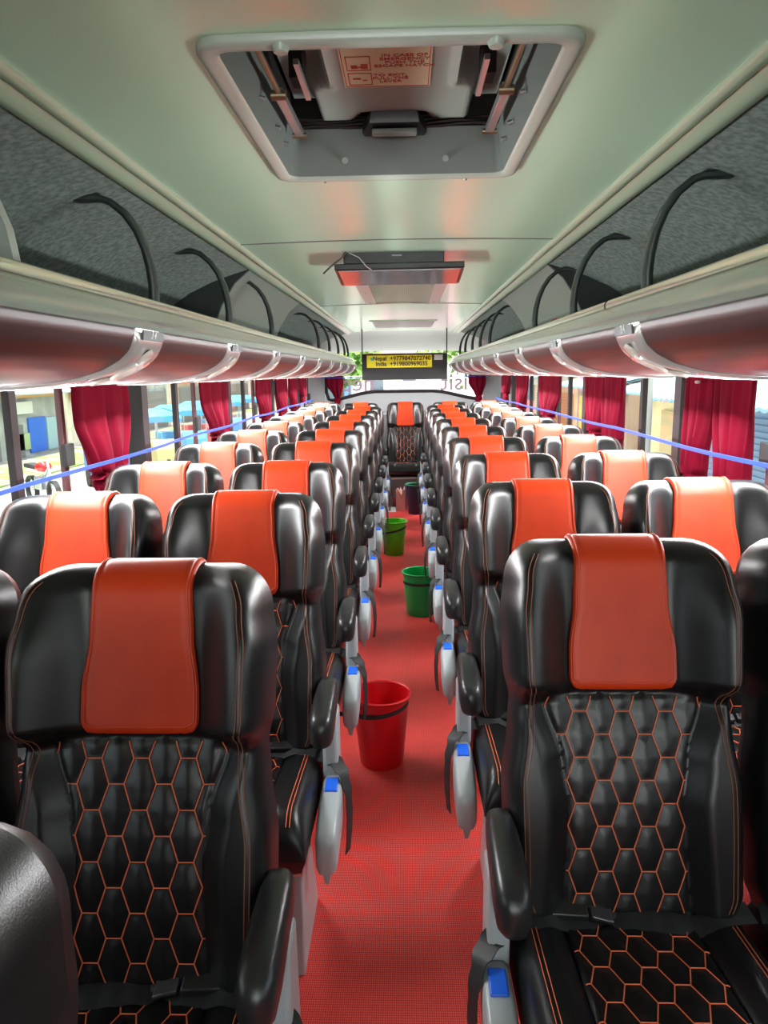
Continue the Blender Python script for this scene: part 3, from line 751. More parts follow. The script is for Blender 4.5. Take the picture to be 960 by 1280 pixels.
# cushion
CL = 0.47
def c_top(x, y):   # y: 0 at the rear, CL at the front edge
    ax = abs(x); W = 0.222
    F = 0.075 + 0.012*sm(0, 0.4, y)
    F += 0.016*sm(0.118, 0.16, ax) - 0.006*math.exp(-((ax-0.121)/0.004)**2)
    if ax < 0.121:
        d = hexd(x, y*1.02); F += 0.0055*math.sin(PI/2*min(1, max(0, d)/0.030))*sm(0, 0.01, 0.121-ax)
    a = min(1, max(0, (W-ax)/0.045)); b = min(1, max(0, (CL-y)/0.075)); c = min(1, max(0, (y+0.01)/0.03))
    return F*(1-(1-a)**2.4)**(1/2.4)*(1-(1-b)**2.2)**(1/2.2)*(1-(1-c)**2)**0.5
def CP(x, y, D): return (x, -y + 0.02, 0.385 + 0.055*(y/CL)*0.6 + D)
def cushion_mesh():
    m = MB(); xs_ = [0.222*(0.55*t+0.45*math.sin(PI*t/2)) for t in [-1+2*i/84 for i in range(85)]]
    ysn = [0.38*i/64 for i in range(64)] + [CL-0.09+0.09*math.sin(PI/2*k/12) for k in range(13)]
    ysn = [-0.01, -0.005] + ysn
    m.grid([[CP(x, y, c_top(x, y)) for x in xs_] for y in ysn])
    def c_bot(x, y):
        a = min(1, max(0, (0.222-abs(x))/0.02)); b = min(1, max(0, (CL-y)/0.03)); return -0.045*math.sqrt(1-(1-a)**2)*math.sqrt(1-(1-b)**2)
    m.grid([[CP(x, y, c_bot(x, y)) for x in xs_[::4]] for y in [-0.01] + ysn[2::6] + [CL-0.02, CL-0.01, CL]], flip=True)
    return m

def build_seat(side, belt_side=None):
    """side: +1 armrest and side cover on local +x, -1 on local -x, 0 window seat, 2 both"""
    root = empty('coach_seat', (0, 0, 0))
    if not PROTO:
        m = bfront(); PROTO['backrest'] = m.build('backrest', leather, angle=55)
        s = MB()
        for seg in hex_edges(Pw, 0.0, 0.424): chunky(s, surf_line(seg, 0.0016), 0.0012)
        PROTO['hex_stitching'] = s.build('hex_stitching', thread, rec=False)
        s = MB()
        vs = [0.03 + 0.66*k/70 for k in range(71)]
        for sx in (-1, 1):
            for inset in (0.030, 0.038):
                pts = [(sx*(W_at(v)-inset), v) for v in vs if v <= LB-0.015]
                chunky(s, surf_line(pts, 0.0006), 0.0009)
        PROTO['seam_stitching'] = s.build('seam_stitching', thread_dim, rec=False)
        m, s = cover_mesh(); PROTO['headrest_cover'] = m.build('headrest_cover', orange, angle=60)
        PROTO['piping'] = s.build('piping', orange_edge)
        PROTO['cushion'] = cushion_mesh().build('cushion', leather, angle=55)
        s = MB()
        for seg in hex_edges(lambda y: 0.121, 0.02, 0.42, 0.0):
            chunky(s, [CP(x, y/1.02, c_top(x, y/1.02)+0.0016) for x, y in seg], 0.0013)
        for sx in (-1, 1):
            for ins in (0.036, 0.044): chunky(s, [CP(sx*(0.222-ins), y, c_top(0.222-ins, y)+0.0006) for y in [0.03+0.42*k/40 for k in range(41)]], 0.0009)
        PROTO['cushion_stitching'] = s.build('cushion_stitching', thread, rec=False)
        # under frame and legs
        m = MB(); m.box(-0.20, 0.20, -0.36, -0.02, 0.315, 0.345); PROTO['seat_frame'] = m.build('seat_frame', steel, bevel=0.004)
        m = MB(); m.hexa([(-0.02, -0.31, 0), (0.02, -0.31, 0), (0.02, -0.02, 0), (-0.02, -0.02, 0), (-0.018, -0.28, 0.32), (0.018, -0.28, 0.32), (0.018, -0.14, 0.32), (-0.018, -0.14, 0.32)])
        PROTO['leg'] = m.build('leg', greypl, bevel=0.006)
        # rear shell
        m = MB()
        m.grid([[BP(x, v, back_D(x, v)-0.012*sm(0, 0.02, 0.19-abs(x))) for x in [-0.19+0.38*i/16 for i in range(17)]] for v in [0.02+0.50*k/20 for k in range(21)]])
        PROTO['back_shell'] = m.build('back_shell', mat('back_shell_grey', (0.05, 0.05, 0.055), 0.5))
        for o in PROTO.values(): COL.objects.unlink(o)
    def use(k, par=root):
        o = PROTO[k].copy(); COL.objects.link(o); o.parent = par; return o
    b = use('backrest'); use('hex_stitching', b); use('seam_stitching', b)
    h = use('headrest_cover'); use('piping', h)
    c = use('cushion'); use('cushion_stitching', c)
    use('seat_frame'); use('back_shell')
    for x in ((-0.17, 0.17)):
        l = use('leg'); l.location = (x, 0, 0)
    bs = side if side in (1, -1) else 1
    for sd in ((1, -1) if side == 2 else ((side,) if side else ())):
        # armrest pad
        m = MB(); rings = []
        for y, w, hgt, z in ((0.005, 0.004, 0.004, 0.640), (0.000, 0.018, 0.022, 0.640), (-0.015, 0.026, 0.031, 0.640), (-0.05, 0.029, 0.035, 0.638), (-0.12, 0.031, 0.039, 0.632), (-0.185, 0.032, 0.043, 0.622),
                             (-0.222, 0.030, 0.043, 0.614), (-0.240, 0.022, 0.034, 0.612), (-0.247, 0.006, 0.010, 0.611)):
            ring = []
            for k in range(20):
                c_, d_ = math.cos(2*PI*k/20), math.sin(2*PI*k/20)
                c_ = math.copysign(abs(c_)**0.65, c_); d_ = math.copysign(abs(d_)**0.65, d_)
                ring.append((sd*0.236 + w*c_, y, z + hgt*d_))
            rings.append(ring)
        m.loft(rings); m.build('armrest', blackpl if False else mat('armrest_rubber', (0.016, 0.017, 0.018), 0.33), root, angle=80)
        # support under the armrest
        m = MB(); a, b_ = sorted((sd*0.228, sd*0.268))
        m.hexa([(a, -0.145, 0.30), (b_, -0.145, 0.30), (b_, -0.03, 0.30), (a, -0.03, 0.30), (a, -0.125, 0.612), (b_, -0.125, 0.612), (b_, -0.045, 0.612), (a, -0.045, 0.612)])
        sp = m.build('armrest_support', greypl, root, bevel=0.010, seg=3)
        m = MB(); m.box(sd*0.248-0.010, sd*0.248+0.010, -0.10, -0.06, 0.606, 0.622); m.build('pivot_slot', blackmt, sp, bevel=0.002)
        # side cover with blue recline button
        m = MB(); rings = []
        for y, zc, hz, w in ((-0.135, 0.420, 0.012, 0.008), (-0.14, 0.415, 0.036, 0.022), (-0.16, 0.408, 0.045, 0.027), (-0.22, 0.396, 0.052, 0.029), (-0.29, 0.380, 0.054, 0.028), (-0.345, 0.368, 0.050, 0.026), (-0.358, 0.362, 0.042, 0.020), (-0.36, 0.360, 0.010, 0.006)):
            ring = []
            for k in range(20):
                c_, d_ = math.cos(2*PI*k/20), math.sin(2*PI*k/20)
                c_ = math.copysign(abs(c_)**0.4, c_); d_ = math.copysign(abs(d_)**0.4, d_)
                ring.append((sd*0.256 + w*c_, y, zc + hz*d_))
            rings.append(ring)
        m.loft(rings); sc = m.build('side_cover', greypl, root, angle=70)
        q = sd*0.256
        m = MB(); m.hexa([(q-0.016, -0.215, 0.444), (q+0.016, -0.215, 0.444), (q+0.016, -0.162, 0.450), (q-0.016, -0.162, 0.450),
                          (q-0.016, -0.215, 0.453), (q+0.016, -0.215, 0.453), (q+0.016, -0.162, 0.458), (q-0.016, -0.162, 0.458)])
        m.build('recline_button', bluepl, sc, bevel=0.003)
        m = MB(); m.hexa([(q-0.005, -0.345, 0.285), (q+0.005, -0.345, 0.285), (q+0.005, -0.31, 0.30), (q-0.005, -0.31, 0.30),
                          (q-0.014, -0.35, 0.335), (q+0.014, -0.35, 0.335), (q+0.014, -0.27, 0.345), (q-0.014, -0.27, 0.345)]); m.build('hook', greypl, sc, bevel=0.002)
    # lap belt across the cushion, tail hangs over the aisle side
    def ctz(x, y): return CP(x, y, c_top(x, y))[2]
    m = MB(); path = []; wv = []
    for k in range(41):
        u = k/40; x = bs*(-0.225 + 0.43*u); y = 0.082 + 0.012*math.sin(u*7) + 0.02*u
        path.append((x, 0.02-y, max(ctz(max(-0.18, min(0.18, x)), y), 0.466) + 0.007 + 0.003*math.sin(u*17))); wv.append((0.08*math.sin(u*9), 1, 0.25))
    if side:
        T_ = [(0.205, -0.082, 0.480), (0.232, -0.10, 0.484), (0.262, -0.125, 0.480), (0.284, -0.150, 0.462), (0.297, -0.175, 0.425), (0.301, -0.195, 0.375), (0.300, -0.21, 0.325), (0.296, -0.22, 0.285)]
        for k in range(1, 29):
            f = k/28*(len(T_)-1); i_ = min(int(f), len(T_)-2); g = f-i_
            path.append((bs*(T_[i_][0]*(1-g)+T_[i_+1][0]*g), T_[i_][1]*(1-g)+T_[i_+1][1]*g, T_[i_][2]*(1-g)+T_[i_+1][2]*g)); wv.append((0.22*bs*sm(0.2, 0.8, k/28), 1, 0.25))
    m.ribbon(path, wv, 0.044, 0.0022); belt = m.build('seat_belt', webbing, root, angle=50)
    m = MB(); path = [(bs*x, -0.035-0.01*math.sin(x*30), ctz(x*0.95, 0.06)+0.016+0.004*math.sin(x*40)) for x in [-0.20+0.30*k/29 for k in range(30)]]
    m.ribbon(path, [(0, 1, 0.5)]*30, 0.046, 0.0022); m.build('belt_strap', webbing, belt, angle=50)
    m = MB(); z = ctz(0.1, 0.06)
    m.hexa([(bs*0.165, -0.065, z+0.008), (bs*0.075, -0.072, z+0.008), (bs*0.075, -0.022, z+0.022), (bs*0.165, -0.015, z+0.022), (bs*0.165, -0.07, z+0.026), (bs*0.075, -0.077, z+0.026), (bs*0.075, -0.028, z+0.044), (bs*0.165, -0.02, z+0.044)])
    bk = m.build('buckle', blackpl, belt, bevel=0.004)
    m = MB(); m.hexa([(bs*0.070, -0.072, z+0.014), (bs*0.030, -0.080, z+0.010), (bs*0.030, -0.034, z+0.022), (bs*0.070, -0.026, z+0.028), (bs*0.070, -0.075, z+0.024), (bs*0.030, -0.082, z+0.018), (bs*0.030, -0.036, z+0.030), (bs*0.070, -0.03, z+0.038)])
    m.build('buckle_tongue', mat('dark_metal', (0.10, 0.10, 0.11), 0.3, metal=0.7), bk, bevel=0.003)
    return root
PROTO = {}
proto_R = build_seat(-1)    # seats right of the aisle: armrest on the aisle side (-x)
proto_L = build_seat(1)
proto_W = build_seat(0)
proto_C = build_seat(2)
used = set()
ORD = ['first', 'second', 'third', 'fourth', 'fifth', 'sixth', 'seventh', 'eighth', 'ninth', 'tenth']
def put_seat(proto, x, ytop, label, group, rz=0.0, dz=0.0):
    o = proto if id(proto) not in used else copy_tree(proto)
    used.add(id(proto))
    o.location = (x, ytop - 0.17, dz); o.rotation_euler = (0, 0, rz)
    tag(o, label, 'seat', group)
    return o
XR1, XR2, XL1, XL2 = 0.440, 0.906, -0.420, -0.885
RY = [1.47 + 0.80*k for k in range(9)]
LYs = [1.29, 2.09, 2.83, 3.66, 4.47, 5.27, 6.07, 6.87, 7.67]
for k, y in enumerate(RY):
    put_seat(proto_R, XR1, y, 'black quilted orange-capped seat on the right edge of the aisle, %s from the camera' % ORD[k], 'aisle seats right of the aisle', rz=random.uniform(-0.01, 0.01) if k else 0)
    put_seat(proto_W, XR2, y, 'black orange-capped seat beside the right windows, %s from the camera' % ORD[k], 'seats beside the right windows', rz=random.uniform(-0.01, 0.01) if k else 0)
for k, y in enumerate(LYs):
    put_seat(proto_L, XL1, y, 'orange-capped seat on the left edge of the aisle, %s with its whole headrest in view' % ORD[k], 'aisle seats left of the aisle', rz=random.uniform(-0.01, 0.01) if k else 0)
    put_seat(proto_W, XL2, y, ('black seat beside the left windows, cut off by the left edge of the photo' if k == 0 else 'black orange-capped seat beside the left windows, %s from the camera' % ORD[k]), 'seats beside the left windows')
put_seat(proto_L, XL1-0.02, 0.50, 'black seat cut off in the lower left corner, nearest of all', 'aisle seats left of the aisle')
for x, l in ((-0.942, 'at the left window'), (-0.496, 'second from the left'), (0.530, 'fourth from the left'), (0.975, 'at the right window')):
    put_seat(proto_W, x, 8.72, 'black seat of the rear bench row, %s' % l, 'rear row seats')
put_seat(proto_C, 0.018, 8.78, 'black seat facing down the aisle in the middle of the rear row', 'rear row seats')

# ================================================================== BUCKETS
def bucket(x, y, rt, rb, h, mt, rimmt, label, handle, z0=0.0):
    o = empty('bucket', (x, y, z0)); tag(o, label, 'bucket', 'buckets standing in the aisle')
    m = MB(); t = 0.004
    m.lathe([(0.0005, 0.004), (rb-0.01, 0.004), (rb-0.003, 0), (rb, 0.004), (rb+(rt-rb)*0.5, h*0.5), (rt-0.002, h-0.012), (rt-t, h-0.012), (rb+(rt-rb)*0.5-t, h*0.5), (rb-t, 0.010), (0.0005, 0.010)], n=48)
    m.build('body', mt, o, angle=50)
    m = MB(); m.lathe([(rt-0.004, h-0.014), (rt+0.002, h-0.014), (rt+0.007, h-0.009), (rt+0.008, h-0.003), (rt+0.004, h), (rt-0.001, h-0.001), (rt-0.004, h-0.006), (rt-0.004, h-0.014)], n=48)
    m.build('rim', rimmt, o, angle=60)
    if handle:
        pts = [(p[0]-x, p[1]-y, p[2]-z0) for p in handle]
        m = MB(); m.ribbon(pts, (0, 0, 1), 0.016, 0.003); m.build('strap', blackmt, o, angle=60)
    return o
def arc_strap(x, y, r0, z0, a0, a1, z1, tail):
    """strap around the front of the bucket from angle a0 to a1 (degrees), then a tail to the seat"""
    out = []
    for k in range(15):
        t = k/14; a = math.radians(a0 + (a1-a0)*t); r = r0 + 0.003
        out.append((x + r*math.cos(a), y + r*math.sin(a), z0 + (z1-z0)*t))
    return out + tail
redb = mat('red_bucket', (0.62, 0.004, 0.010), 0.35)
grn = mat('green_bucket', (0.0, 0.42, 0.09), 0.35)
lime = mat('lime_bucket', (0.09, 0.48, 0.01), 0.35)
navy = mat('navy_bucket', (0.012, 0.022, 0.06), 0.4)
bx_, by_ = -0.072, 2.67
bucket(bx_, by_, 0.110, 0.083, 0.285, redb, redb, 'red plastic bucket standing in the aisle, nearest of the buckets', arc_strap(bx_, by_, 0.104, 0.255, -15, -150, 0.215, [(-0.20, by_-0.05, 0.215), (-0.235, by_-0.06, 0.225)]))
bucket(0.112, 4.48, 0.110, 0.086, 0.275, grn, grn, 'emerald green bucket strapped to a seat on the right of the aisle', arc_strap(0.112, 4.48, 0.104, 0.21, -175, -10, 0.21, [(0.235, 4.47, 0.215)]))
bucket(-0.080, 6.05, 0.106, 0.082, 0.285, lime, lime, 'lime green bucket strapped to a seat on the left of the aisle', arc_strap(-0.080, 6.05, 0.100, 0.24, -10, -165, 0.18, [(-0.215, 6.03, 0.18)]))
bucket(0.125, 7.88, 0.108, 0.082, 0.32, navy, mat('green_rim', (0.03, 0.30, 0.12), 0.4), 'navy blue bucket with green rim at the far end of the aisle', None)
# cloth and paper under the rear seat
m = MB(); rows = [[(-0.09+0.10*i/10, 8.02+0.13*j/8, 0.20+0.05*math.sin(i*0.9)*math.cos(j*0.8)+0.02*math.sin(i*2+j)) for i in range(11)] for j in range(9)]
rows2 = [[(x, y, 0.004) for x, y, z in r] for r in rows]
m.grid(rows); m.grid(rows2, flip=True)
m.grid([rows[0], rows2[0]]); m.grid([rows[-1], rows2[-1]]); m.grid([[r[0] for r in rows], [r[0] for r in rows2]]); m.grid([[r[-1] for r in rows], [r[-1] for r in rows2]])
tag(m.build('cloth', mat('pink_cloth', (0.65, 0.38, 0.33), 0.8), angle=70), 'crumpled pinkish cloth bundle behind the navy bucket', 'cloth')
tag(MB().box(-0.20, -0.09, 7.95, 8.25, 0.001, 0.004).build('paper_sheet', mat('white_paper', (0.6, 0.62, 0.6), 0.6), smooth=False), 'pale sheet of paper lying on the red floor at the rear', 'paper')
m = MB(); m.lathe([(0.0005, 0.0012), (0.006, 0.001), (0.008, 0.0002)], (0.115, 1.365, 0.0), 10)
tag(m.build('debris', mat('dirt', (0.05, 0.01, 0.008), 0.8)), 'small dark speck of dirt on the red floor near the right armrest', 'debris')

# ================================================================== CURTAINS AND CORDS
def curtain(s, ya, yb, zb, label, group, shape=0, x=1.150, nknot=1, amp=0.016, narrow=0.55, axis='y', side_off=0.0):
    """a gathered curtain between ya and yb, tied near zb"""
    n = 72; nz_ = 36; zt = 1.462; c = (ya+yb)/2; hw = (yb-ya)/2
    rings = []; ph = random.random()*6
    for j in range(nz_+1):
        t = j/nz_; z = zt + (zb-zt)*t
        w = hw*(1 + 0.06*math.sin(t*5+shape)) if t < 0.3 else hw*(1 + 0.06*math.sin(0.3*5+shape))*(1 - (1-narrow)*sm(0.35, 0.93, t))
        if t > 0.93: w = w*(1 - 0.35*math.sin(PI*(t-0.93)/0.07))
        cc = c + side_off*sm(0.3, 0.95, t)
        dep = 0.030 + 0.012*sm(0.3, 0.8, t)
        ring = []
        for k in range(n):
            a = 2*PI*k/n
            u = math.cos(a)*w; g_ = math.cos(a); d = math.copysign(abs(math.sin(a))**0.6, math.sin(a))*dep*0.62 + amp*abs(math.sin(a))**0.5*(math.sin(g_*9.5 + ph + 0.8*t) + 0.5*math.sin(g_*17 + ph*2 - t))*(0.6+0.4*t)
            if axis == 'y': ring.append((s*(x + d), cc + u, z))
            else: ring.append((cc + u, x + d, z))
        rings.append(ring)
    m = MB(); m.loft(rings)
    root = m.build('curtain', curtm, angle=75)
    tag(root, label, 'curtain', group)
    # knot
    cc = c + side_off; k = MB(); rr = []
    for j in range(9):
        t = j/8; z = zb + 0.02 - 0.10*t; w = hw*narrow*(0.55 + 0.35*math.sin(PI*t)) if t < 0.5 else hw*narrow*(0.9 - 0.5*(t-0.5))
        ring = []
        for q in range(24):
            a = 2*PI*q/24; r2 = 1 + 0.12*math.sin(5*a + 4*t)
            if axis == 'y': ring.append((s*(x + 0.03*math.sin(a)*r2), cc + w*math.cos(a)*r2, z))
            else: ring.append((cc + w*math.cos(a)*r2, x + 0.03*math.sin(a)*r2, z))
        rr.append(ring)
    k.loft(rr); k.build('tied_end', curtm, root, angle=75)
    return root
def glide(par, x, y, z):
    MB().lathe([(0.0005, -0.006), (0.008, -0.005), (0.0105, 0), (0.008, 0.005), (0.0005, 0.006)], (x, y, z), 14).build('glide_ring', mat('milky_plastic', (0.55, 0.45, 0.45), 0.3), par)
gl, gr_ = 'maroon curtains along the left windows', 'maroon curtains along the right windows'
for ya, yb, zb, nr, so, l in ((2.64, 3.14, 1.10, 0.60, 0.02, 'wide maroon curtain at the nearest left window'), (4.32, 4.96, 1.11, 0.60, 0.06, 'maroon curtain second from the camera on the left side'),
                          (5.95, 6.5, 1.13, 0.4, 0.02, 'maroon curtain third from the camera on the left side'), (6.8, 7.4, 1.13, 0.4, 0.0, 'maroon curtain fourth from the camera on the left side'),
                          (7.6, 8.05, 1.13, 0.4, 0.0, 'narrow maroon curtain fifth from the camera on the left side'), (8.3, 8.80, 1.24, 0.4, 0.0, 'maroon curtain on the left side beside the rear corner')):
    curtain(-1, ya, yb, zb, l, gl, shape=random.random()*3, narrow=nr, side_off=so)
for ya, yb, zb, nr, so, l in ((2.46, 2.74, 1.07, 0.66, -0.03, 'nearer panel of the pair of maroon curtains at the nearest right window'), (2.78, 3.02, 1.07, 0.56, 0.01, 'farther panel of the pair of maroon curtains at the nearest right window'),
                          (3.92, 4.28, 1.09, 0.65, -0.02, 'nearer panel of the second pair of maroon curtains on the right'), (4.30, 4.72, 1.12, 0.5, -0.06, 'farther panel of the second pair of maroon curtains on the right'),
                          (5.55, 6.35, 1.13, 0.5, 0.0, 'maroon curtain third from the camera on the right side'), (7.0, 7.7, 1.13, 0.4, 0.0, 'maroon curtain fourth from the camera on the right side'), (8.2, 8.8, 1.24, 0.4, 0.0, 'maroon curtain on the right side beside the rear corner')):
    c_ = curtain(1, ya, yb, zb, l, gr_, shape=random.random()*3, narrow=nr, side_off=so)
    if zb < 1.08 and ya > 2.7: glide(c_, 1.105, ya+0.03, 1.435)
curtain(1, -0.99, -0.78, 1.18, 'maroon curtain tied at the left side of the rear window', 'rear window curtains', x=YR-0.10, narrow=0.45, axis='x', side_off=0.03)
curtain(1, 0.83, 1.04, 1.18, 'maroon curtain tied at the right side of the rear window', 'rear window curtains', x=YR-0.10, narrow=0.45, axis='x', side_off=0.02)
for x, z0, z1, l in ((-1.075, 1.17, 1.19, 'blue cord stretched along the left windows'), (1.07, 1.215, 1.19, 'blue cord stretched along the right windows')):
    pts = [(x + 0.006*math.sin(k*0.9), -1.3 + 10.1*k/50, z0 + (z1-z0)*k/50 - 0.008*math.sin(PI*((-1.3+10.1*k/50+1.3) % 1.68)/1.68)) for k in range(51)]
    o = tag(MB().ribbon(pts, (0, 0, 1), 0.013, 0.005).build('cord', cordm), l, 'cord')
tag(MB().tube([(-1.1, YR-0.16, 1.44), (-0.3, YR-0.15, 1.435), (0.4, YR-0.15, 1.43), (1.1, YR-0.16, 1.44)], 0.004, 6).build('cord', cordm), 'thin blue cord across the rear window', 'cord')

# ================================================================== OUTSIDE
GZ = -1.15
conc = mat('road_concrete', (0.42, 0.41, 0.38), 0.9, var=(1.2, (0.34, 0.33, 0.31), 0.4, 0.6))
struct(MB().box(-60, 60, -30, 120, GZ-0.2, GZ).build('ground', conc, smooth=False))
tag(MB().box(-12.2, -9.9, -10, 60, GZ, GZ+0.06).build('grass_verge', mat('verge_green', (0.18, 0.32, 0.06), 0.95, bump=(6, 1, 0.1), var=(1.5, (0.36, 0.33, 0.22), 0.45, 0.6)), smooth=False), 'grassy verge in front of the shops on the left', 'grass', kind='stuff')
def build_shop(x, y0, y1, s, zt, wallc, label, door=None, sign=None, roofc=None, group='shops along the street', depth=4.0, rise=1.0):
    """shop front facing the bus at x (s=-1: it stands to the left of the bus)"""
    o = empty('shop', (x, (y0+y1)/2, GZ)); tag(o, label, 'shop', group)
    cy = (y0+y1)/2
    def B(m, name, mt, par=o, **k):
        m.v = [(a-x, b-cy, c-GZ) for a, b, c in m.v]; return m.build(name, mt, par, **k)
    wm = mat('shop_wall_%d' % len(MATS), wallc, 0.8, var=(2, tuple(min(1, c*1.25) for c in wallc), 0.4, 0.6))
    B(MB().box(*sorted((x, x+s*depth)), y0, y1, GZ, zt), 'wall', wm, smooth=False)
    rc = mat('roof_%d' % len(MATS), roofc or (0.35, 0.5, 0.55), 0.5)
    m = MB(); n = 40
    rows = []
    for k in range(n+1):
        y = y0-0.02 + (y1-y0+0.04)*k/n; cz = 0.03*(k % 2)
        rows.append([(x-s*0.7, y, zt-0.10+cz), (x+s*depth, y, zt+rise+cz)])
    rows_b = [[(a, b, c-0.05) for a, b, c in r] for r in rows]
    m.grid(rows); m.grid(rows_b); m.grid([[r[0] for r in rows], [r[0] for r in rows_b]])
    B(m, 'roof', rc)
    for (a, b, c, d, col, nm) in (door or []):
        f = B(MB().box(*sorted((x-s*0.06, x)), a, b, c, d), nm, mat('%s_%d' % (nm, len(MATS)), col, 0.6), smooth=False)
        if nm == 'shutter':
            mm = MB()
            q = int((d-c)/0.09)
            for i in range(q): mm.box(*sorted((x-s*0.09, x-s*0.06)), a, b, c+0.09*i, c+0.09*i+0.05)
            B(mm, 'shutter_slats', mat('%s_%d' % (nm, len(MATS)), tuple(cc*0.8 for cc in col), 0.6), f, smooth=False)
    for (a, b, c, d, col) in (sign or []):
        B(MB().box(*sorted((x-s*0.20, x-s*0.10)), a, b, c, d), 'signboard', mat('sign_%d' % len(MATS), col, 0.6), smooth=False)
    return o
# right side: low shops close to the bus
build_shop(5.0, 4.2, 8.4, 1, 1.15, (0.42, 0.20, 0.16), 'weathered reddish shop with blue edged roof on the right', [(4.6, 5.6, GZ, 0.8, (0.35, 0.28, 0.2), 'door'), (6.0, 8.0, -0.3, 0.7, (0.12, 0.16, 0.30), 'shutter')], [], (0.75, 0.42, 0.12))
build_shop(5.0, 8.6, 13.6, 1, 1.10, (0.30, 0.38, 0.50), 'shop with closed blue slatted shutter on the right', [(8.8, 13.4, GZ+0.1, 0.92, (0.20, 0.33, 0.50), 'shutter')], [], (0.28, 0.50, 0.58))
build_shop(5.2, 13.8, 16.6, 1, 1.15, (0.70, 0.58, 0.32), 'plain yellow walled shop on the right', [(14.0, 15.2, GZ, 0.7, (0.55, 0.42, 0.20), 'door')], [], (0.30, 0.52, 0.60))
build_shop(5.0, 17, 22, 1, 1.2, (0.35, 0.25, 0.18), 'dark open shop hung with yellow goods on the right', [(17.3, 19.2, GZ, 0.8, (0.15, 0.12, 0.10), 'door'), (19.4, 21.5, GZ, 0.8, (0.75, 0.55, 0.10), 'door')], [(17.0, 18.6, 0.9, 1.6, (0.15, 0.45, 0.8)), (19.0, 21, 0.95, 1.5, (0.7, 0.35, 0.5))], (0.35, 0.58, 0.65))
build_shop(5.1, 22.5, 30, 1, 1.4, (0.65, 0.45, 0.28), 'orange fronted shop on the right behind the yellow goods', [(23, 25.5, GZ, 0.8, (0.60, 0.25, 0.08), 'shutter'), (26, 29, GZ, 0.8, (0.15, 0.25, 0.5), 'shutter')], [(23, 29, 1.0, 1.7, (0.8, 0.75, 0.6))], (0.35, 0.55, 0.62))
build_shop(8.6, 31, 38, 1, 1.8, (0.6, 0.6, 0.55), 'pale far shop at the right end of the street', [(32, 34, GZ, 0.9, (0.2, 0.35, 0.5), 'shutter')], [(34.3, 37.6, 1.0, 1.9, (0.75, 0.15, 0.18))], (0.4, 0.55, 0.6))
# left side: shops across the road
build_shop(-13.0, 12, 23.2, -1, 1.9, (0.42, 0.40, 0.35), 'grey shop across the road, nearest on the left', [(13.5, 21.5, GZ, 0.9, (0.25, 0.22, 0.2), 'shutter')], [], (0.6, 0.35, 0.2))
build_shop(-13.0, 23.5, 28.0, -1, 1.1, (0.30, 0.31, 0.30), 'shop with blue tarpaulin and fruit stall across the road on the left', [(23.8, 24.9, GZ, -0.05, (0.12, 0.13, 0.14), 'door'), (23.9, 25.3, GZ+0.25, -0.35, (0.34, 0.44, 0.22), 'goods_display'), (25.3, 26.5, GZ+0.1, 0.15, (0.01, 0.12, 0.60), 'tarpaulin'), (26.6, 27.4, GZ+0.1, 0.1, (0.30, 0.45, 0.5), 'goods_display')], [(23.7, 25.4, 0.32, 0.72, (0.62, 0.60, 0.55)), (23.6, 27.0, 0.85, 1.25, (0.62, 0.34, 0.12))], (0.45, 0.5, 0.5), rise=1.2)
build_shop(-13.0, 28.3, 33.5, -1, 1.3, (0.62, 0.55, 0.46), 'cream shop with purple shutter on the left', [(29.6, 31.6, GZ+0.2, 0.3, (0.20, 0.14, 0.30), 'shutter')], [(28.6, 33.2, 0.6, 0.95, (0.72, 0.42, 0.28))], (0.45, 0.42, 0.36))
for i, (a, b, c, sc) in enumerate(((34, 41, (0.55, 0.5, 0.42), (0.2, 0.4, 0.7)), (42, 50, (0.6, 0.45, 0.32), (0.75, 0.2, 0.12)), (51, 62, (0.55, 0.55, 0.6), (0.8, 0.6, 0.15)), (63, 80, (0.62, 0.5, 0.42), (0.65, 0.12, 0.1)))):
    build_shop(-13.0, a, b, -1, 2.0, c, ['tan shop with blue signboard far down the left side', 'brown shop with red signboard far down the left side', 'pale violet shop with yellow signboard far down the left side', 'last shop with dark red signboard on the left side'][i],
               [(a+0.7, b-0.7, GZ, 0.9, (0.3, 0.28, 0.26), 'shutter')], [(a+0.5, b-0.5, 1.1, 1.9, sc)], (0.45, 0.5, 0.55))
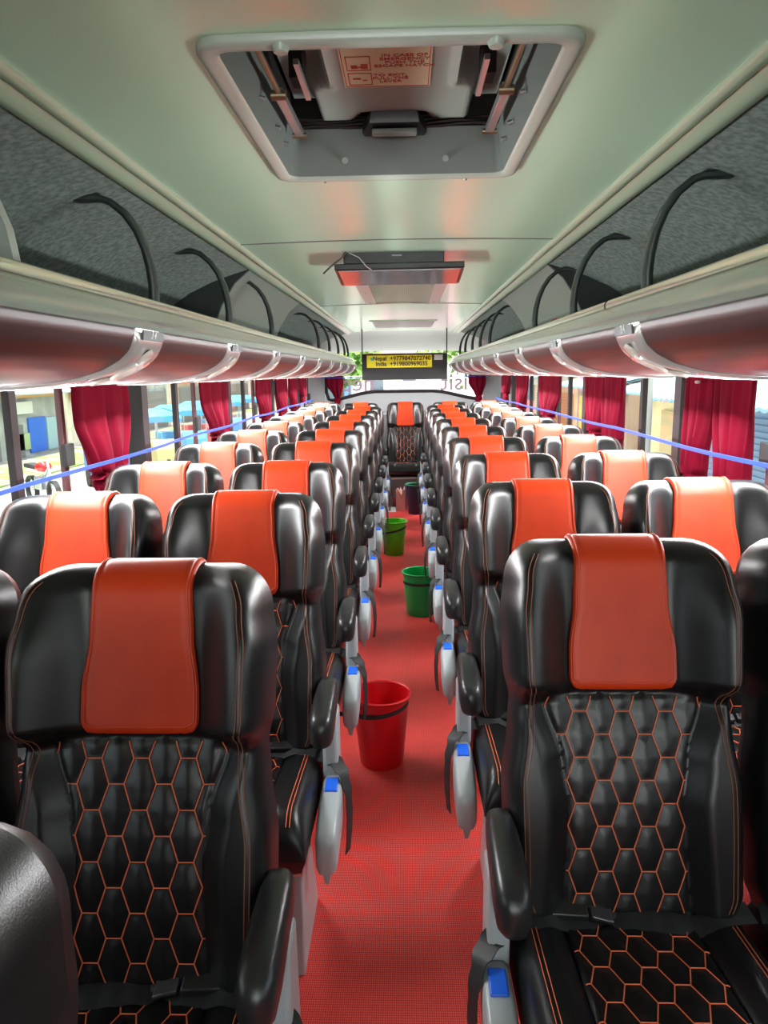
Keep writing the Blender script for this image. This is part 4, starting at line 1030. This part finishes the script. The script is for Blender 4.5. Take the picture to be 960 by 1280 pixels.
# e-rickshaws
def rickshaw(x, y, col, label, rz=0.0):
    o = empty('rickshaw', (x, y, GZ), rz); tag(o, label, 'rickshaw', 'parked rickshaws on the left')
    bm_ = mat('rick_body_%d' % len(MATS), col, 0.4); tm = mat('rick_top_blue', (0.06, 0.30, 0.62), 0.6); tyre = mat('tyre', (0.02, 0.02, 0.02), 0.8)
    m = MB(); rings = []
    for yy, w, z0, z1 in ((-1.35, 0.30, 0.35, 0.75), (-1.2, 0.42, 0.3, 1.0), (-0.7, 0.48, 0.28, 0.95), (-0.6, 0.5, 0.28, 0.42), (0.5, 0.5, 0.28, 0.42), (0.6, 0.5, 0.28, 0.85), (1.3, 0.5, 0.3, 0.85)):
        rings.append([(-w, yy, z0), (w, yy, z0), (w, yy, z1), (-w, yy, z1)])
    m.loft(rings); m.build('body', bm_, o, bevel=0.03, angle=30)
    m = MB(); rings = []
    for yy, h in ((-1.05, 1.60), (-0.95, 1.70), (0, 1.76), (1.2, 1.72), (1.35, 1.60)):
        rings.append([(-0.52, yy, h-0.10), (-0.3, yy, h), (0.3, yy, h), (0.52, yy, h-0.10), (0.52, yy, h-0.16), (-0.52, yy, h-0.16)])
    m.loft(rings); m.build('canopy', tm, o, angle=30)
    for (px, py) in ((-0.48, -0.95), (0.48, -0.95), (-0.48, 1.25), (0.48, 1.25)): MB().tube([(px, py, 0.7), (px, py, 1.62)], 0.02, 6).build('post', steel, o)
    MB().box(-0.42, 0.42, 0.1, 0.55, 0.42, 0.62).build('bench', mat('bench_red', (0.4, 0.05, 0.05), 0.5), o, bevel=0.03)
    for (px, py) in ((0, -1.25), (-0.48, 0.85), (0.48, 0.85)):
        m = MB(); m.tube([(px-0.04, py, 0.25), (px+0.04, py, 0.25)], 0.25, 20); m.build('wheel', tyre, o, angle=40)
    return o
cols = [(0.05, 0.2, 0.6), (0.5, 0.45, 0.2), (0.1, 0.35, 0.6), (0.55, 0.1, 0.08), (0.1, 0.25, 0.5), (0.5, 0.5, 0.5)]
for i, y in enumerate((17.5, 20.6, 23.8, 27.2, 30.6, 34.5)):
    rickshaw(-6.9 - 0.15*i, y, cols[i], 'parked %s rickshaw with blue canopy, %s in the line on the left' % (['blue', 'khaki', 'light blue', 'red', 'dark blue', 'grey'][i], ORD[i]), rz=0.6)
# motorcycle by the curtain, simplified but whole
mo = empty('motorcycle', (-7.6, 15.2, GZ), 0.8); tag(mo, 'parked motorcycle with red tank beyond the left window', 'motorcycle')
for py in (-0.62, 0.62):
    m = MB(); rings = [[(dx, py + r*math.cos(2*PI*k/20), 0.3 + r*math.sin(2*PI*k/20)) for k in range(20)] for dx, r in ((-0.04, 0.24), (-0.05, 0.29), (0.05, 0.29), (0.04, 0.24), (-0.04, 0.24))]
    m.loft(rings, False); m.build('wheel', blackmt, mo)
m = MB(); m.tube([(0, -0.62, 0.3), (0, -0.42, 0.85), (0, -0.38, 1.0)], 0.03, 8); m.tube([(-0.35, -0.3, 1.02), (0, -0.38, 1.0), (0.35, -0.3, 1.02)], 0.015, 6); m.tube([(0, -0.4, 0.8), (0, 0.1, 0.45), (0, 0.62, 0.3)], 0.035, 8); m.build('frame', steel, mo)
m = MB(); m.loft([[(w*math.cos(2*PI*k/12), yy, z + h*math.sin(2*PI*k/12)) for k in range(12)] for yy, w, z, h in ((-0.38, 0.05, 0.82, 0.04), (-0.25, 0.14, 0.84, 0.11), (0.0, 0.13, 0.82, 0.10), (0.12, 0.06, 0.80, 0.05))]); m.build('tank', redb, mo)
MB().box(-0.12, 0.12, 0.08, 0.68, 0.76, 0.86).build('saddle', blackmt, mo, bevel=0.03)
MB().box(-0.12, 0.12, -0.2, 0.15, 0.35, 0.62).build('engine', steel, mo, bevel=0.03)
# poles with wires
for i, (x, y, h) in enumerate(((4.0, 12.5, 6), (4.0, 26, 6), (-9.5, 24.5, 6), (-9.6, 37, 6))):
    o = MB().tube([(x, y, GZ), (x, y, GZ+h)], [0.09, 0.06], 10).build('utility_pole', mat('pole_grey', (0.35, 0.34, 0.32), 0.8)); tag(o, ['grey utility pole outside the nearer right windows', 'grey utility pole farther off on the right', 'grey utility pole across the road behind the parked rickshaws', 'last grey utility pole on the left'][i], 'pole', 'utility poles')
    MB().box(x-0.6, x+0.6, y-0.04, y+0.04, GZ+h-0.5, GZ+h-0.4).build('crossarm', steel, o, smooth=False)
# behind the bus: pink van, buildings, trees
v = empty('van', (0.35, 24, GZ)); v.scale = (1.18, 1.18, 1.18); tag(v, 'pink fronted van on the road behind the bus', 'van')
m = MB(); rings = []
for yy, z0, z1, w in ((-2.0, 0.35, 0.95, 0.80), (-1.9, 0.3, 1.1, 0.85), (-1.3, 0.3, 1.95, 0.88), (1.9, 0.3, 2.0, 0.88), (2.0, 0.35, 1.9, 0.85)):
    rings.append([(-w, yy, z0), (w, yy, z0), (w, yy, (z0+z1)/2), (w*0.93, yy, z1), (-w*0.93, yy, z1), (-w, yy, (z0+z1)/2)])
m.loft(rings); m.build('body', mat('van_pink', (0.72, 0.30, 0.45), 0.4), v, angle=30)
m = MB(); m.hexa([(-0.72, -1.86, 1.22), (0.72, -1.86, 1.22), (0.72, -1.80, 1.22), (-0.72, -1.80, 1.22), (-0.66, -1.42, 1.80), (0.66, -1.42, 1.80), (0.66, -1.34, 1.80), (-0.66, -1.34, 1.80)]); m.build('windscreen', mat('van_glass', (0.05, 0.06, 0.07), 0.1), v)
for px in (-0.78, 0.78):
    for py in (-1.3, 1.3): MB().tube([(px-0.09, py, 0.32), (px+0.09, py, 0.32)], 0.32, 18).build('wheel', blackmt, v, angle=40)
def house(x, y, w, h, col, label, d=6):
    o = empty('building', (x, y, GZ)); tag(o, label, 'building', 'buildings behind the bus')
    MB().box(-w/2, w/2, 0, d, 0, h).build('wall', mat('house_%d' % len(MATS), col, 0.8), o, smooth=False)
    MB().box(-w/2-0.2, w/2+0.2, -0.2, d+0.2, h, h+0.25).build('roof', mat('house_roof', (0.45, 0.42, 0.40), 0.8), o, smooth=False)
    nn = max(2, int(w/2))
    for fl in range(int(h/3)):
        for i in range(nn):
            cx = -w/2 + w*(i+0.5)/nn
            q = MB().box(cx-0.5, cx+0.5, -0.06, 0.02, 1+3*fl, 2.2+3*fl).build('window', mat('house_win', (0.10, 0.13, 0.16), 0.3), o, smooth=False)
house(-5.2, 44, 3.2, 5.5, (0.08, 0.28, 0.62), 'bright blue building seen left of the hanging display')
house(-9.4, 62, 4.5, 6.5, (0.62, 0.55, 0.42), 'cream building behind the bus, far left through the rear window')
house(-1.0, 58, 5.0, 5.5, (0.62, 0.60, 0.55), 'pale building at the end of the road behind the pink van')
house(6.3, 44, 3.0, 4.6, (0.62, 0.20, 0.20), 'reddish building seen right of the hanging display')
leafm = mat('leaves_green', (0.11, 0.26, 0.04), 0.8, var=(3, (0.26, 0.42, 0.08), 0.4, 0.6)); bark = mat('bark', (0.12, 0.09, 0.06), 0.9)
def tree(x, y, h, r, label):
    o = empty('tree', (x, y, GZ)); tag(o, label, 'tree', 'trees along the street')
    m = MB(); m.tube([(0, 0, 0), (0.1, 0, h*0.35), (0.0, 0.1, h*0.65)], [0.22, 0.16, 0.08], 8)
    for k in range(5):
        a = k*1.3; m.tube([(0.05, 0, h*0.4), (math.cos(a)*r*0.5, math.sin(a)*r*0.5, h*0.68)], [0.09, 0.03], 6)
    m.build('trunk', bark, o)
    m = MB(); rnd = random.Random(int(x*10+y))
    for k in range(1500):
        a = rnd.random()*2*PI; u = rnd.random()*2-1; rr = r*(0.55+0.5*rnd.random())*(1+0.25*math.sin(3*a+4*u))
        s_ = math.sqrt(1-u*u); c = Vector((rr*s_*math.cos(a), rr*s_*math.sin(a), h*0.72 + rr*0.75*u))
        d1 = Vector((rnd.gauss(0, 1), rnd.gauss(0, 1), rnd.gauss(0, 1))).normalized()*0.20; d2 = d1.orthogonal().normalized()*0.11
        n = len(m.v); m.v += [tuple(c-d1), tuple(c+d2), tuple(c+d1), tuple(c-d2)]; m.f.append((n, n+1, n+2, n+3))
    f = m.build('foliage', leafm, o, smooth=False, rec=False); f['kind'] = 'stuff'
tree(3.6, 34, 6.0, 2.6, 'bright green tree seen right of the hanging display')
tree(6.2, 58, 8.0, 3.2, 'tall tree farther off behind the right rear window')
tree(-3.2, 36, 4.6, 1.7, 'small green tree seen left of the hanging display')
tree(0.8, 70, 8, 4.0, 'far tree at the end of the road')
tree(-19.8, 30, 8, 3.0, 'tree behind the cream shop on the left')
tree(-19.8, 56, 8, 3.0, 'far tree along the left side of the street')
